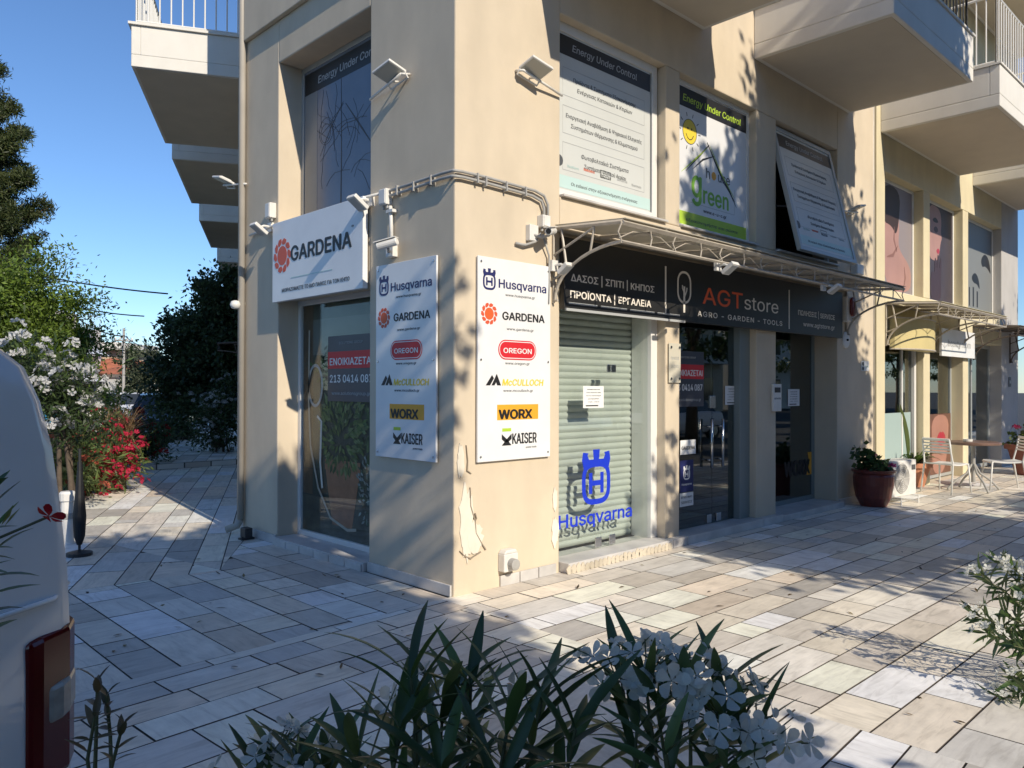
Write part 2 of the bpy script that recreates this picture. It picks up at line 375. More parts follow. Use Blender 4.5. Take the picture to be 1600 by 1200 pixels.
# ------------------------------------------------------------------ ground
g0 = MB(); g0.add([(-400, -400, -.14), (400, -400, -.14), (400, 400, -.14), (-400, 400, -.14)], [(0, 1, 2, 3)])
struct(g0.build('road', M['asphalt']))
WA = R(63.1); WD = Vector((math.cos(WA), math.sin(WA), 0)); WN = Vector((-WD.y, WD.x, 0)); W0 = Vector((0, 3.38, 0))
def wing(a, o, z=0): p = W0 + WD * a + WN * o; return (p.x, p.y, z)
def area(P): return sum(P[i][0] * P[(i + 1) % len(P)][1] - P[(i + 1) % len(P)][0] * P[i][1] for i in range(len(P))) / 2
def clip(P, Z):
    Z = Z if area(Z) > 0 else Z[::-1]; o = P
    for i in range(len(Z)):
        a, b = Z[i], Z[(i + 1) % len(Z)]; ex, ey = b[0] - a[0], b[1] - a[1]; src = o; o = []
        if not src: return []
        for j in range(len(src)):
            p, q = src[j], src[(j + 1) % len(src)]
            dp = ex * (p[1] - a[1]) - ey * (p[0] - a[0]); dq = ex * (q[1] - a[1]) - ey * (q[0] - a[0])
            if dp >= 0: o.append(p)
            if (dp >= 0) != (dq >= 0):
                t = dp / (dp - dq); o.append((p[0] + (q[0] - p[0]) * t, p[1] + (q[1] - p[1]) * t))
    return o
TCOL = [(.56, .50, .42), (.60, .56, .50), (.50, .49, .47), (.42, .42, .42), (.62, .61, .59), (.52, .43, .34), (.47, .44, .40), (.37, .36, .355), (.58, .53, .43), (.44, .40, .36), (.66, .64, .60), (.54, .49, .41), (.40, .41, .43)]
def paving(zone, ang, seed, rw=(.24, .36), tl=(.24, .66), z=0, gap=.005, rows=None):
    rg = random.Random(seed); mb = MB(); c, s = math.cos(ang), math.sin(ang)
    loc = [(x * c + y * s, -x * s + y * c) for x, y in zone]
    u0, u1 = min(p[0] for p in loc), max(p[0] for p in loc); v0, v1 = min(p[1] for p in loc), max(p[1] for p in loc)
    v = v0 - rg.random() * .3; vi = 0
    if rows: rows = sorted(rows); v = rows[0]
    while v < v1 and not (rows and vi >= len(rows) - 1):
        wd = rows[vi + 1] - rows[vi] if rows else rg.uniform(*rw); vi += 1; u = u0 - rg.random() * .9
        while u < u1:
            ln = rg.uniform(*tl) if rg.random() > .12 else rg.uniform(.2, .35)
            q = [(u + gap, v + gap), (u + ln - gap, v + gap), (u + ln - gap, v + wd - gap), (u + gap, v + wd - gap)]
            P = clip([(a * c - b * s, a * s + b * c) for a, b in q], zone)
            if len(P) >= 3 and abs(area(P)) > .002:
                col = rg.choice(TCOL); g_ = sum(col) / 3; k = rg.uniform(1.22, 1.76); col = tuple(min(.86, (x * .5 + g_ * .5) * k * q) for x, q in zip(col, (1.04, 1.0, .92)))
                ox, oy = rg.uniform(0, 90), rg.uniform(0, 90); dz = rg.uniform(-.0012, .0012); tx, ty = rg.uniform(-.002, .002), rg.uniform(-.002, .002)
                cx = sum(p[0] for p in P) / len(P); cy = sum(p[1] for p in P) / len(P); n = len(P)
                zz = [z + dz + tx * (p[0] - cx) + ty * (p[1] - cy) for p in P]
                fl = rg.random() < .25
                uvs = []
                for p in P:
                    a, b = p[0] * c + p[1] * s, -p[0] * s + p[1] * c
                    uvs.append((b + ox, a + oy) if fl else (a + ox, b + oy))
                vs = [(p[0], p[1], h) for p, h in zip(P, zz)] + [(p[0], p[1], z - .012) for p in P]
                mb.add(vs[:n], [tuple(range(n))], col, [uvs])
                mb.add(vs, [(i, i + n, (i + 1) % n + n, (i + 1) % n) for i in range(n)], (.10, .085, .07), [[uvs[i], uvs[i], uvs[(i + 1) % n], uvs[(i + 1) % n]] for i in range(n)])
            u += ln
        v += wd
    return mb
CURB = [(-3.05, -2.75), (-2.15, -4.05), (40, -4.05)]
# pavement body under the slabs, with a real kerb drop of 0.13 m
pb = MB()
Zf = [(-3.05, -2.75), (-2.15, -4.05), (40, -4.05), (40, .3), (0, .3), (0, 3.5), (-1.9, 3.2), (-3.05, 1.2)]
n = len(Zf); pb.add([(x, y, -.008) for x, y in Zf] + [(x, y, -.3) for x, y in Zf], [tuple(range(n))] + [(i, i + n, (i + 1) % n + n, (i + 1) % n) for i in range(n)])
la = [wing(0, .3), wing(10.8, -.3), wing(8.6, 5.2), wing(0, 2.4)]
lz = [(p[0], p[1]) for p in (wing(0, -.02), wing(8.2, -.02), wing(7.1, 2.3), wing(0, 2.3))]
n = 4; pb.add([(x, y, -.0085) for x, y in lz] + [(x, y, -.3) for x, y in lz], [tuple(range(n))] + [(i, i + n, (i + 1) % n + n, (i + 1) % n) for i in range(n)])
hz = [(p[0], p[1]) for p in (wing(8.2, -.02), wing(40, -.02), wing(40, 2.3), wing(7.1, 2.3))]
pb.add([(x, y, .10) for x, y in hz] + [(x, y, -.3) for x, y in hz], [tuple(range(n))] + [(i, i + n, (i + 1) % n + n, (i + 1) % n) for i in range(n)])
struct(pb.build('pavement_bed', M['grout']))
pv = MB()
def join(a, b):
    n = len(a.v); a.v += b.v; a.f += [tuple(i + n for i in f) for f in b.f]; a.c += b.c; a.uv += b.uv; a.hasc |= b.hasc; a.hasuv |= b.hasuv
join(pv, paving([(-3.05, -2.75), (-2.15, -4.05), (-.1, -4.05), (-.1, 0.02), (-3.05, -.12)], R(4), 3, rw=(.16, .34), tl=(.4, .9)))
join(pv, paving([(-.1, -4.05), (40, -4.05), (40, 0), (-.1, 0.02)], 0, 4, rw=(.22, .31), tl=(.32, .78)))
XS = [.02, -.30, -.60, -.88, -1.14, -1.44, -1.70, -2.02, -2.28, -2.58, -3.06]
def mitre(x): return 2.04 + .08 * (-.88 - x)
join(pv, paving([(-3.05, -.12), (-.88, -.03), (-.88, 2.04), (-3.05, mitre(-3.05))], R(90), 5, rows=[-x for x in XS]))
join(pv, paving([(-.88, -.03), (-.04, 0.02), (-.02, 3.34), (-.88, 2.04)], R(90), 6, rows=[-x for x in XS]))
def vv(x, y): return -x * math.sin(WA) + y * math.cos(WA)
VS = [vv(-.02, 3.34)] + [vv(x, mitre(x)) for x in XS[3:]] + [vv(-.02, 3.34) + 5]
zc = [(-3.05, mitre(-3.05)), (-.88, 2.04), (-.02, 3.36)] + [(p[0], p[1]) for p in (wing(8.18, 0), wing(7.1, 2.3), wing(1.2, 2.3))]
VS = sorted(VS); VS = VS[:-1] + [VS[-2] + .3, VS[-2] + .6]
join(pv, paving([zc[0], zc[1], zc[5]], WA, 7, tl=(.4, .9), rows=VS)); join(pv, paving([zc[1], zc[2], zc[3], zc[4], zc[5]], WA, 8, tl=(.5, 1.1), rows=VS))
join(pv, paving([(p[0], p[1]) for p in (wing(8.2, 0), wing(30, 0), wing(30, 2.3), wing(7.1, 2.3))], WA, 9, z=.108))
st = MB()
pvo = struct(pv.build('pavement', M['tile']))
kb = MB()
for a, b in (((-3.05, 1.0), (-3.05, -2.75)), ((-3.05, -2.75), (-2.15, -4.05)), ((-2.15, -4.05), (40, -4.05))):
    a = Vector((*a, 0)); b = Vector((*b, 0)); d = (b - a).normalized(); nn = Vector((d.y, -d.x, 0)) * .12
    kb.add([a, b, b + nn, a + nn, a - Vector((0, 0, .2)), b - Vector((0, 0, .2)), b + nn - Vector((0, 0, .2)), a + nn - Vector((0, 0, .2))], [(0, 3, 2, 1), (3, 7, 6, 2), (0, 1, 5, 4), (0, 4, 7, 3), (1, 2, 6, 5)])
struct(kb.build('kerb', M['concrete']))
sb = MB(); P4 = [wing(1.2, 2.32, .03), wing(30, 2.32, .03), wing(30, 4.0, .0), wing(1.2, 3.4, .0)]
sb.add(P4, [(0, 1, 2, 3)]); q = [(-2.2, -3.62, .02), (20, -3.62, .02), (20, -4.0, .02), (-2.1, -4.0, .02)]
struct(sb.build('planting_soil', M['soil']))

rz_ = MB(); A_, B_ = Vector(wing(8.2, -.02)), Vector(wing(7.1, 2.3)); n_ = Vector((-(B_ - A_).y, (B_ - A_).x, 0)).normalized(); n_ = n_ if n_.dot(WD) < 0 else -n_
for k in range(5):
    a = A_.lerp(B_, k / 5 + .006); b = A_.lerp(B_, (k + 1) / 5 - .006); q = [a + n_ * .02, b + n_ * .02, b + n_ * .002, a + n_ * .002]
    rz_.add([(p.x, p.y, .004) for p in q] + [(p.x, p.y, .10) for p in q], [(0, 1, 5, 4), (1, 2, 6, 5), (2, 3, 7, 6), (3, 0, 4, 7), (4, 5, 6, 7)], (.62, .58, .52) if k % 2 else (.5, .44, .38))
struct(rz_.build('step_riser', mat('step_stone', (.5, .46, .4), .6, attr=True)))

# ------------------------------------------------------------------ the corner building
B = thing('corner_building', 'cream rendered corner building with shop windows below and white balconies above', 'building', (0, 0, 0))
wl = MB()
wl.box(0, 1.15, 0, 1.12, -.1, 12)                       # corner pier
wl.box(0, .35, 2.74, 3.5, -.1, 12)                      # left pier
wl.box(0, .35, 1.12, 2.74, 2.42, 3.17); wl.box(0, .35, 1.12, 2.74, 4.78, 12)
for x0, x1 in ((2.68, 2.92), (4.44, 4.9)):
    wl.box(x0, x1, 0, .35, .0, 2.5); wl.box(x0, x1, 0, .35, 3.17, 4.72)
wl.box(6.57, 7.76, 0, .35, -.1, 12)
wl.box(1.15, 6.57, 0, .35, 2.5, 3.17); wl.box(1.15, 6.57, 0, .35, 4.72, 12)
wl.box(1.15, 15.3, .0, .35, -.1, .0)
wl.build('wall', M['wall'], B, bevel=.012)
bd = MB(); bd.box(-.05, -.001, 1.13, 3.5, 5.2, 12); bd.build('upper_band', M['wall'], B, bevel=.008)
ym = MB()
ym.box(7.88, 8.19, 0, .35, 0, 12)
for x0, x1 in ((9.78, 10.07), (11.76, 12.05)): ym.box(x0, x1, 0, .35, 0, 2.42); ym.box(x0, x1, 0, .35, 3.02, 4.75)
ym.box(8.19, 14.15, 0, .35, 2.42, 3.02); ym.box(8.19, 14.15, 0, .35, 4.75, 12)
ym.box(7.76, 7.88, .1, .35, 0, 12)
o = ym.build('wall', M['yellow'], B, bevel=.012); o['label'] = 'pale yellow render of the neighbouring shop front'
em = MB(); em.box(14.15, 15.35, 0, .6, 0, 12); o = em.build('wall', M['grey_render'], B, bevel=.012); o['label'] = 'grey end pier of the facade'
wm = MB()
def wbox(mb, a0, a1, o0, o1, z0, z1):
    vs = [wing(a, o, z) for z in (z0, z1) for o in (o0, o1) for a in (a0, a1)]
    mb.add(vs, [(0, 1, 3, 2), (4, 6, 7, 5), (0, 4, 5, 1), (2, 3, 7, 6), (0, 2, 6, 4), (1, 5, 7, 3)])
wbox(wm, .05, 24, -.35, 0, -.1, 12); wm.build('wall', M['wall'], B)
im = MB()
im.box(.5, 15.3, 3.3, 3.4, -.05, 12); im.box(.4, 15.3, .36, 3.3, 2.72, 2.86); im.box(.4, 15.3, .36, 3.3, -.09, .004)
im.box(.36, 15.3, .36, 3.3, 11.9, 12.0); im.box(4.6, 4.66, .36, 3.3, .01, 2.7); im.box(6.9, 7.0, .36, 3.3, .01, 2.7); im.box(1.16, 15.2, 1.6, 1.7, 2.9, 5.5)
im.box(15.2, 15.3, .61, 3.3, .01, 11.8)
im.build('interior_wall', M['room'], B)
# plinths and sills
for q in [(-.02, -.002, .02, 1.12, 0, .085), (-.022, -.003, 2.74, 3.42, 0, .085), (6.6, 7.72, -.02, -.002, 0, .09)] + [(.46 + k * .215, .665 + k * .215, -.02, -.002, 0, .085) for k in range(3)]:
    pl = MB(); pl.box(*q); pl.build('plinth', M['marble'], B, bevel=.003)
sl_ = MB()
sl_.box(-.05, .3, 1.13, 2.73, .0, .075)
for k in range(6): sl_.box(-.062, -.051, 1.15 + k * .262, 1.15 + k * .262 + .252, .0, .062)
sl_.build('sill', M['marble'], B, bevel=.004)
s2 = MB(); s2.box(1.16, 2.67, -.10, .3, .0, .085); s2.box(2.68, 2.91, -.10, -.002, 0, .085); s2.box(2.92, 4.43, -.10, .3, .0, .085); s2.box(4.44, 4.9, -.10, -.002, 0, .085); s2.box(4.905, 6.56, -.1, .35, 0, .07)
s2.build('sill', M['marble'], B, bevel=.006)
s3 = MB()
for x0, x1, z in ((1.16, 2.67, 3.17), (2.93, 4.43, 3.17), (4.91, 6.56, 3.17)): s3 = MB(); s3.box(x0, x1, -.04, .09, z, z + .02); s3.build('sill', M['marble'], B, bevel=.003)

def window(x0, x1, y, z0, z1, fr=.05, fm='alu', gm='glass', mull=(), pane=True, name='window', rail=()):
    mb = MB(); d = .05
    mb.box(x0, x0 + fr, y - d, y, z0, z1); mb.box(x1 - fr, x1, y - d, y, z0, z1)
    mb.box(x0 + fr, x1 - fr, y - d, y, z1 - fr, z1); mb.box(x0 + fr, x1 - fr, y - d, y, z0, z0 + fr)
    for mx in mull: mb.box(mx - fr * .4, mx + fr * .4, y - d + .004, y - .004, z0 + fr, z1 - fr)
    for mz in rail: mb.box(x0 + fr, x1 - fr, y - d + .006, y - .006, mz - fr * .4, mz + fr * .4)
    o = mb.build(name, M[fm], B, bevel=.004)
    if pane:
        p = MB(); p.box(x0 + fr * .6, x1 - fr * .6, y - .030, y - .022, z0 + fr * .6, z1 - fr * .6); p.build('pane', M[gm], o)
    return o
window(1.15, 2.66, .14, 3.19, 4.72, .08, 'whitealu')                       # the three posters bay windows
window(2.95, 4.44, .14, 3.19, 4.72, .05, 'whitealu')
window(4.9, 6.57, .16, 3.19, 4.72, .05, 'whitealu', pane=False)
for x0, x1 in ((8.19, 9.78), (10.07, 11.76), (12.05, 14.15)): window(x0, x1, .2, 3.02, 4.75, .05, 'whitealu', 'darkglass')
window(10.07, 11.76, .24, .02, 2.42, .06, 'alu', 'darkglass'); window(12.05, 14.15, .26, .02, 2.42, .07, 'alu', 'darkglass', mull=(13.0,))
window(4.9, 6.57, .36, .07, 2.5, .055, 'alug', 'darkglass')
# left-hand windows are built along the left facade
def lwindow(y0, y1, x, z0, z1, fr, fm, gm):
    mb = MB(); d = .05
    mb.box(x - d, x, y0, y0 + fr, z0, z1); mb.box(x - d, x, y1 - fr, y1, z0, z1); mb.box(x - d, x, y0 + fr, y1 - fr, z1 - fr, z1); mb.box(x - d, x, y0 + fr, y1 - fr, z0, z0 + fr)
    o = mb.build('window', M[fm], B, bevel=.004)
    p = MB(); p.box(x - .030, x - .022, y0 + fr * .6, y1 - fr * .6, z0 + fr * .6, z1 - fr * .6); p.build('pane', M[gm], o)
    return o
lwindow(1.12, 2.74, .27, .075, 2.42, .05, 'whitealu', 'filmglass')
lwindow(1.12, 2.74, .30, 3.17, 4.78, .05, 'alu', 'glass')
# lower bay one: glass leaves in front of a lowered roller shutter
fr = MB()
fr.box(2.58, 2.68, .10, .34, .085, 2.5); fr.box(1.15, 2.58, .12, .17, 2.30, 2.5); fr.box(1.15, 1.19, .12, .17, .085, 2.30)
o = fr.build('door', M['whitealu'], B, bevel=.004); o['label'] = 'shop entrance with a lowered shutter behind its glass'
p = MB(); p.box(1.19, 1.868, .14, .15, .09, 2.30); p.box(1.872, 2.58, .14, .15, .09, 2.30); p.build('pane', M['glass'], o)
for q in ((1.775, 1.865, .10, .19), (1.975, 2.065, .10, .19), (2.0, 2.07, 1.70, 1.77), (1.94, 1.99, 1.70, 1.77)): lk = MB(); lk.box(q[0], q[1], .128, .139, q[2], q[3]); lk.build('lock', M['steel'], o, bevel=.003)
sh = MB(); prof = []; z = .09
while z < 2.42:
    for k in range(5): prof.append((.36 - .014 * math.sin(math.pi * k / 5), z + .062 * k / 5))
    z += .062; prof.append((.364, z - .002))
vs = [(1.2, a, b) for a, b in prof] + [(2.6, a, b) for a, b in prof]; n = len(prof)
sh.add(vs, [(i, i + n, i + n + 1, i + 1) for i in range(n - 1)]); sh.build('shutter', M['shutter'], o)
# lower bay two: double glass door
fr = MB()
fr.box(4.22, 4.44, .08, .30, .085, 2.5); fr.box(2.92, 4.22, .14, .20, 2.26, 2.5); fr.box(2.92, 2.96, .14, .20, .085, 2.26)
o = fr.build('door', M['alug'], B, bevel=.004); o['label'] = 'double glass shop door with long steel pulls'
xm = FX(1112, 700, .16).x
p = MB(); p.box(2.96, xm - .003, .155, .165, .09, 2.26); p.box(xm + .003, 4.22, .155, .165, .09, 2.26); p.build('pane', M['darkglass'], o)
for sx in (-.11, .11):
    h = MB(); a = xm + sx; h.tube([(a, .09, .70), (a, .09, 1.22)], .016, 10)
    for z in (.78, 1.14): h.tube([(a, .09, z), (a, .16, z)], .011, 8)
    h.build('handle', M['steel'], o, smooth=True)
for q in ((xm - .115, xm - .025, .10, .19), (xm + .075, xm + .165, .10, .19), (xm - .06, xm + .05, 1.34, 1.47)): lk = MB(); lk.box(q[0], q[1], .142, .154, q[2], q[3]); lk.build('lock', M['steel'], o, bevel=.003)
# neighbour's door
fr = MB(); fr.box(8.19, 8.25, .12, .18, .01, 2.42); fr.box(9.66, 9.74, .10, .2, .01, 2.42); fr.box(8.25, 9.66, .12, .18, 2.36, 2.42); fr.box(9.2, 9.24, .125, .175, .01, 2.36)
o = fr.build('door', M['whitealu'], B, bevel=.004); o['label'] = 'glass door with frosted lower half'
p = MB(); p.box(8.25, 9.66, .145, .155, .02, 2.36); p.build('pane', M['darkglass'], o)
p = MB(); p.box(8.26, 9.6, .138, .143, .05, 1.18); p.build('frosted_film', mat('frosted_film', (.36, .46, .44), .5), o)
# downpipes
dp = MB(); dp.tube([(7.82, .04, .02), (7.82, .04, 8)], .032, 10); dp.build('downpipe', M['canopyf'], B, smooth=True)
dp = MB(); dp.tube([(-.045, 3.46, .16), (-.045, 3.46, 12)], .036, 10); dp.tube([(-.045, 3.46, .16), (-.06, 3.5, .09), (-.16, 3.56, .05)], .036, 10); dp.build('downpipe', M['pipe'], B, smooth=True)
# peeling plaster on the corner pier
def blotch(cx, cz, rx, rz, seed, n=26):
    rg = random.Random(seed); return [(cx + rx * math.cos(2 * math.pi * k / n) * rg.uniform(.7, 1.12), cz + rz * math.sin(2 * math.pi * k / n) * rg.uniform(.7, 1.12)) for k in range(n)]
bp_ = stucco('bare_plaster', (.80, .735, .62), .3)
for q in ((.115, .54, .075, .30, 1), (.20, .42, .085, .12, 2), (.06, 1.0, .035, .14, 3), (1.09, .62, .03, .10, 4), (1.09, .35, .045, .13, 5)):
    pm = MB(); pm.prism(blotch(*q), -.008 - .0007 * q[4], 0.001); pm.build('peeling_plaster', bp_, B)
ck = MB()
for pts in ([(.15, .80), (.155, .66), (.20, .54), (.21, .45), (.27, .36), (.31, .31)], [(.05, .335), (.10, .29), (.16, .265), (.2, .28), (.26, .30)], [(.11, 1.12), (.125, 1.0), (.12, .93), (.16, .905)], [(.2, .54), (.215, .56), (.20, .60)]):
    ck.stroke(pts, [.004 + .006 * ((k * 7) % 3) / 2 for k in range(len(pts))], -.0135, -.0005)
ck.build('crack', mat('crack_brown', (.30, .25, .19), .9), B)  # dark brown lines along the cracks in the plaster
ssm = MB(); rg = random.Random(11)
for k in range(26):
    x = 1.16 + k * .058; ssm.prism(blotch(x, .03, .035, .035 + .02 * rg.random(), 40 + k, 9), -.108, -.099)
ssm.build('flaking_paint', stucco('flaking_plaster', (.62, .55, .44), .3), B)

# balconies (part) with railings (sub-part)
def railing(mb, path, z0, h=.95, step=.115, r=.009, top=.018):
    for a, b in zip(path[:-1], path[1:]):
        a = Vector(a); b = Vector(b); d = b - a; n = max(1, int(d.length / step))
        for zz, rr in ((z0 + .07, .012), (z0 + h, top)): mb.tube([(a.x, a.y, zz), (b.x, b.y, zz)], rr, 6)
        for k in range(n + 1):
            p = a + d * k / n; mb.tube([(p.x, p.y, z0 + (0.0 if k in (0, n) else .07)), (p.x, p.y, z0 + h)], r if k not in (0, n) else .014, 6)
def balcony(x0, x1, zs, rm, depth=1.52, label=None, mt='white_render', far=True):
    mb = MB()
    mb.box(x0, x1, -depth, -.001, zs, zs + .16)
    mb.box(x0, x1, -depth, -depth + .12, zs + .16, zs + .55); mb.box(x0, x0 + .12, -depth + .12, -.001, zs + .16, zs + .55); mb.box(x1 - .12, x1, -depth + .12, -.001, zs + .16, zs + .55)
    o = mb.build('balcony', M[mt], B, bevel=.01)
    if label: o['label'] = label
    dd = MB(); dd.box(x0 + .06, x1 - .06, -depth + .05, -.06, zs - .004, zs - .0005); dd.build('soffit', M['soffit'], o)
    rl = MB(); y = -depth + .06
    railing(rl, [(x0 + .06, -.05), (x0 + .06, y), (x1 - .06, y), (x1 - .06, -.05)], zs + .55)
    rl.build('railing', M[rm], o)
    cp = MB(); cp.box(x0 - .02, x1 + .02, -depth - .02, -depth + .14, zs + .551, zs + .575); cp.box(x0 - .02, x0 + .14, -depth + .14, -.002, zs + .551, zs + .575); cp.box(x1 - .14, x1 + .02, -depth + .14, -.002, zs + .551, zs + .575)
    cp.build('coping', M[mt], o)
    return o
balcony(.8, 3.33, 5.27, 'dark'); balcony(4.38, 6.9, 5.28, 'dark'); balcony(8.02, 11.4, 5.28, 'whitealu'); balcony(12.3, 15.2, 5.28, 'whitealu')
balcony(8.02, 15.2, 8.45, 'whitealu')
bw = [(1.26, 4.27), (5.11, 8.34), (10.05, 13.6), (16.0, 19.26)]
rzw = R(63.1 + 180)
for k, (a0, a1) in enumerate(bw):
    for z in (5.27,) + ((8.45,) if k == 0 else ()):
        mb = MB(); L = a1 - a0; D = 1.34
        mb.box(0, L, -D, -.001, 0, .14); mb.box(0, L, -D, -D + .10, .14, .48); mb.box(0, .10, -D + .10, -.001, .14, .48); mb.box(L - .10, L, -D + .10, -.001, .14, .48)
        o = mb.build('balcony', M['white_render'], B, bevel=.008); o.location = wing(a1, .0, z); o.rotation_euler = (0, 0, rzw)
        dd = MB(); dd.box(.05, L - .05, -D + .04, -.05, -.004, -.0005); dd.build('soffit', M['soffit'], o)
        rl = MB(); railing(rl, [(.05, -.05), (.05, -D + .05), (L - .05, -D + .05), (L - .05, -.05)], .48); rl.build('railing', M['whitealu'], o)
        cp = MB(); cp.box(-.03, L + .03, -D - .03, -D + .12, .481, .51); cp.box(-.03, .12, -D + .12, -.002, .481, .51); cp.box(L - .12, L + .03, -D + .12, -.002, .481, .51); cp.build('coping', M['white_render'], o)
# wing shop front, mostly seen edge on
wf = MB()
for a0, a1 in ((1.0, 3.4), (4.6, 7.4), (9.0, 12.0)):
    vs = [wing(a, o, z) for z in (.3, 2.3) for o in (.004, .03) for a in (a0, a1)]
    wf.add(vs, [(0, 1, 3, 2), (4, 6, 7, 5), (0, 4, 5, 1), (2, 3, 7, 6), (0, 2, 6, 4), (1, 5, 7, 3)])
wf.build('shop_window', M['darkglass'], B)
# ------------------------------------------------------------------ signs on the facade
LF = -math.pi / 2                                         # rotation for things on the left-hand facade
def board(root, x0, x1, z0, z1, t, m, bevel=.003, name='board', y=0):
    mb = MB(); mb.box(x0, x1, y - t, y, z0, z1); return mb.build(name, m, root, bevel=bevel)

# two tall brand panels
def brand_panel(label, loc, rz):
    r = thing('brand_panel', label, 'sign', loc, rz, 'tall white panels listing tool brands')
    board(r, -.4, .4, 0, 1.57, .018, M['signwhite'])
    sc = MB()
    for sx in (-.37, .37):
        for z in (.04, .78, 1.53): sc.lathe([(.010, 0), (.010, .004), (.006, .007)], 10, Matrix.Translation((sx, -.018, z)) @ Matrix.Rotation(math.pi / 2, 4, 'X'))
    sc.build('screw', M['steel'], r)
    y = -.0185
    crown_mark(r, -.285, 1.40, .165, M['navy'], y); text(r, 'Husqvarna', .08, 1.345, .53, .095, M['navy'], y, bold=.02)
    text(r, 'www.husqvarna.gr', .05, 1.285, .33, .028, M['greytext'], y, .004)
    sun_mark(r, -.285, 1.135, .085, M['gorange'], M['orange'], y); text(r, 'GARDENA', .09, 1.10, .47, .085, M['black'], y, bold=.03)
    text(r, 'www.gardena.gr', .05, 1.02, .30, .028, M['greytext'], y, .004)
    flat(r, [rrect(.02, .865, .42, .155, .075)], M['red'], y, name='brand_field')
    ol = MB(); ol.stroke(rrect(.02, .865, .395, .13, .062), .006, y - .0026, y - .0012, True); ol.build('brand_outline', M['white'], r)
    text(r, 'OREGON', .02, .84, .31, .055, M['white'], y - .0013, bold=.022)
    text(r, 'www.oregon.gr', .02, .75, .27, .028, M['greytext'], y, .004)
    flat(r, [[(-.32, .585), (-.255, .665), (-.235, .64), (-.275, .585)], [(-.26, .585), (-.205, .675), (-.16, .585), (-.20, .585), (-.212, .61), (-.228, .585)]], M['black'], y, name='emblem')
    text(r, 'McCULLOCH', .085, .585, .46, .07, M['yellowp'], y, bold=.03, shear=.15)
    text(r, 'www.mcculloch.gr', .03, .535, .33, .028, M['greytext'], y, .004)
    flat(r, [rect(-.20, .255, .315, .435)], M['amber'], y, name='brand_field')
    text(r, 'WORX', .0, .325, .36, .098, M['black'], y - .0013, bold=.05)
    flat(r, [[(-.145, .225), (-.05, .225), (-.05, .250), (-.145, .250)]], M['lime'], y, name='emblem')
    flat(r, [[(-.15, .115), (-.045, .115), (-.097, .165)], [(-.15, .205), (-.097, .165), (-.045, .205), (-.045, .165), (-.075, .143), (-.12, .143), (-.15, .165)]], M['black'], y, name='emblem')
    text(r, 'KAISER', .10, .125, .27, .115, M['black'], y, bold=.02)
    text(r, 'power tools', .175, .085, .12, .02, M['greytext'], y, .004)
    return r
brand_panel('tall white brand panel on the sunlit right face of the corner pier', (.605, -.012, .985), 0)
brand_panel('tall white brand panel on the shaded left face of the corner pier', (-.012, .58, .985), LF)

# white garden-brand sign over the left-hand window
r = thing('shop_sign', 'white sign with orange flower emblem over the left-hand window', 'sign', (-.02, 1.92, 2.385), LF)
board(r, -.80, .80, 0, .775, .05, M['signwhite'])
y = -.051
sun_mark(r, -.60, .44, .17, M['gorange'], M['gorange'], y)
text(r, 'GARDENA', .10, .37, 1.05, .19, M['black'], y, bold=.032)
text(r, '®', .645, .53, .035, .035, M['greytext'], y)
flat(r, [rect(-.42, .32, .205, .213)], M['teal'], y, name='rule')
text(r, 'ΜΟΙΡΑΖΟΜΑΣΤΕ ΤΟ ΙΔΙΟ ΠΑΘΟΣ ΓΙΑ ΤΟΝ ΚΗΠΟ', .0, .085, 1.2, .05, M['greytext'], y, .012)

# long charcoal fascia sign
r = thing('fascia_sign', 'long charcoal shop fascia sign with orange and white letters under the awning', 'sign', (0, -.004, 0), 0)
YS = -.064
mb = MB(); mb.box(1.14, 6.58, -.06, 0, 2.215, 2.82); mb.build('board', M['board'], r, bevel=.004)
mb = MB()
mb.box(1.15, 2.90, -.075, -.0605, 2.20, 2.222)
for k in range(4): mb.box(1.19 + k * .42, 1.56 + k * .42, -.066, -.0605, 2.26, 2.275)
mb.build('trim', M['silver'], r)
def tx(s, pxa, pya, pxb, pyb, h, m, bold=0, **k):
    a = FX(pxa, pya, YS); b = FX(pxb, pyb, YS)
    return text(r, s, (a.x + b.x) / 2, (a.z + b.z) / 2, b.x - a.x, h, m, -.0605, bold, **k)
tx('ΔΑΣΟΣ | ΣΠΙΤΙ | ΚΗΠΟΣ', 892, 438, 1022, 458, .085, M['offwhite'], .022)
tx('ΠΡΟΪΟΝΤΑ | ΕΡΓΑΛΕΙΑ', 891, 464, 1017, 481, .085, M['offwhite'], .022)
for px, pa, pb in ((1040, 416, 491), (1233, 453, 514)):
    a = FX(px, pa, YS); b = FX(px, pb, YS); flat(r, [rect(a.x - .012, a.x + .012, b.z, a.z)], M['offwhite'], -.0605, name='divider')
a = FX(1069, 457, YS)
mb = MB(); mb.stroke(rrect(a.x, a.z + .05, .22, .30, .10), .022, -.0625, -.0605, True)
mb.stroke([(a.x, a.z - .20), (a.x, a.z + .06)], .03, -.0625, -.0605); mb.stroke([(a.x, a.z - .05), (a.x + .04, a.z + .02), (a.x + .045, a.z + .05)], .016, -.0639, -.0626); mb.stroke([(a.x, a.z - .01), (a.x - .035, a.z + .04), (a.x - .035, a.z + .07)], .014, -.0639, -.0626)
mb.build('emblem', M['offwhite'], r)
tx('AGT', 1098, 475, 1160, 482, .24, M['orange'], .012)
tx('store', 1163, 483, 1216, 490, .21, M['offwhite'], -.012)
tx('AGRO - GARDEN - TOOLS', 1090, 494, 1222, 509, .075, M['offwhite'], .02, space=1.15)
tx('ΠΩΛΗΣΕΙΣ | SERVICE', 1247, 492, 1304, 500, .085, M['offwhite'], .015)
tx('www.agtstore.gr', 1255, 509, 1304, 516, .075, M['offwhite'], .015)

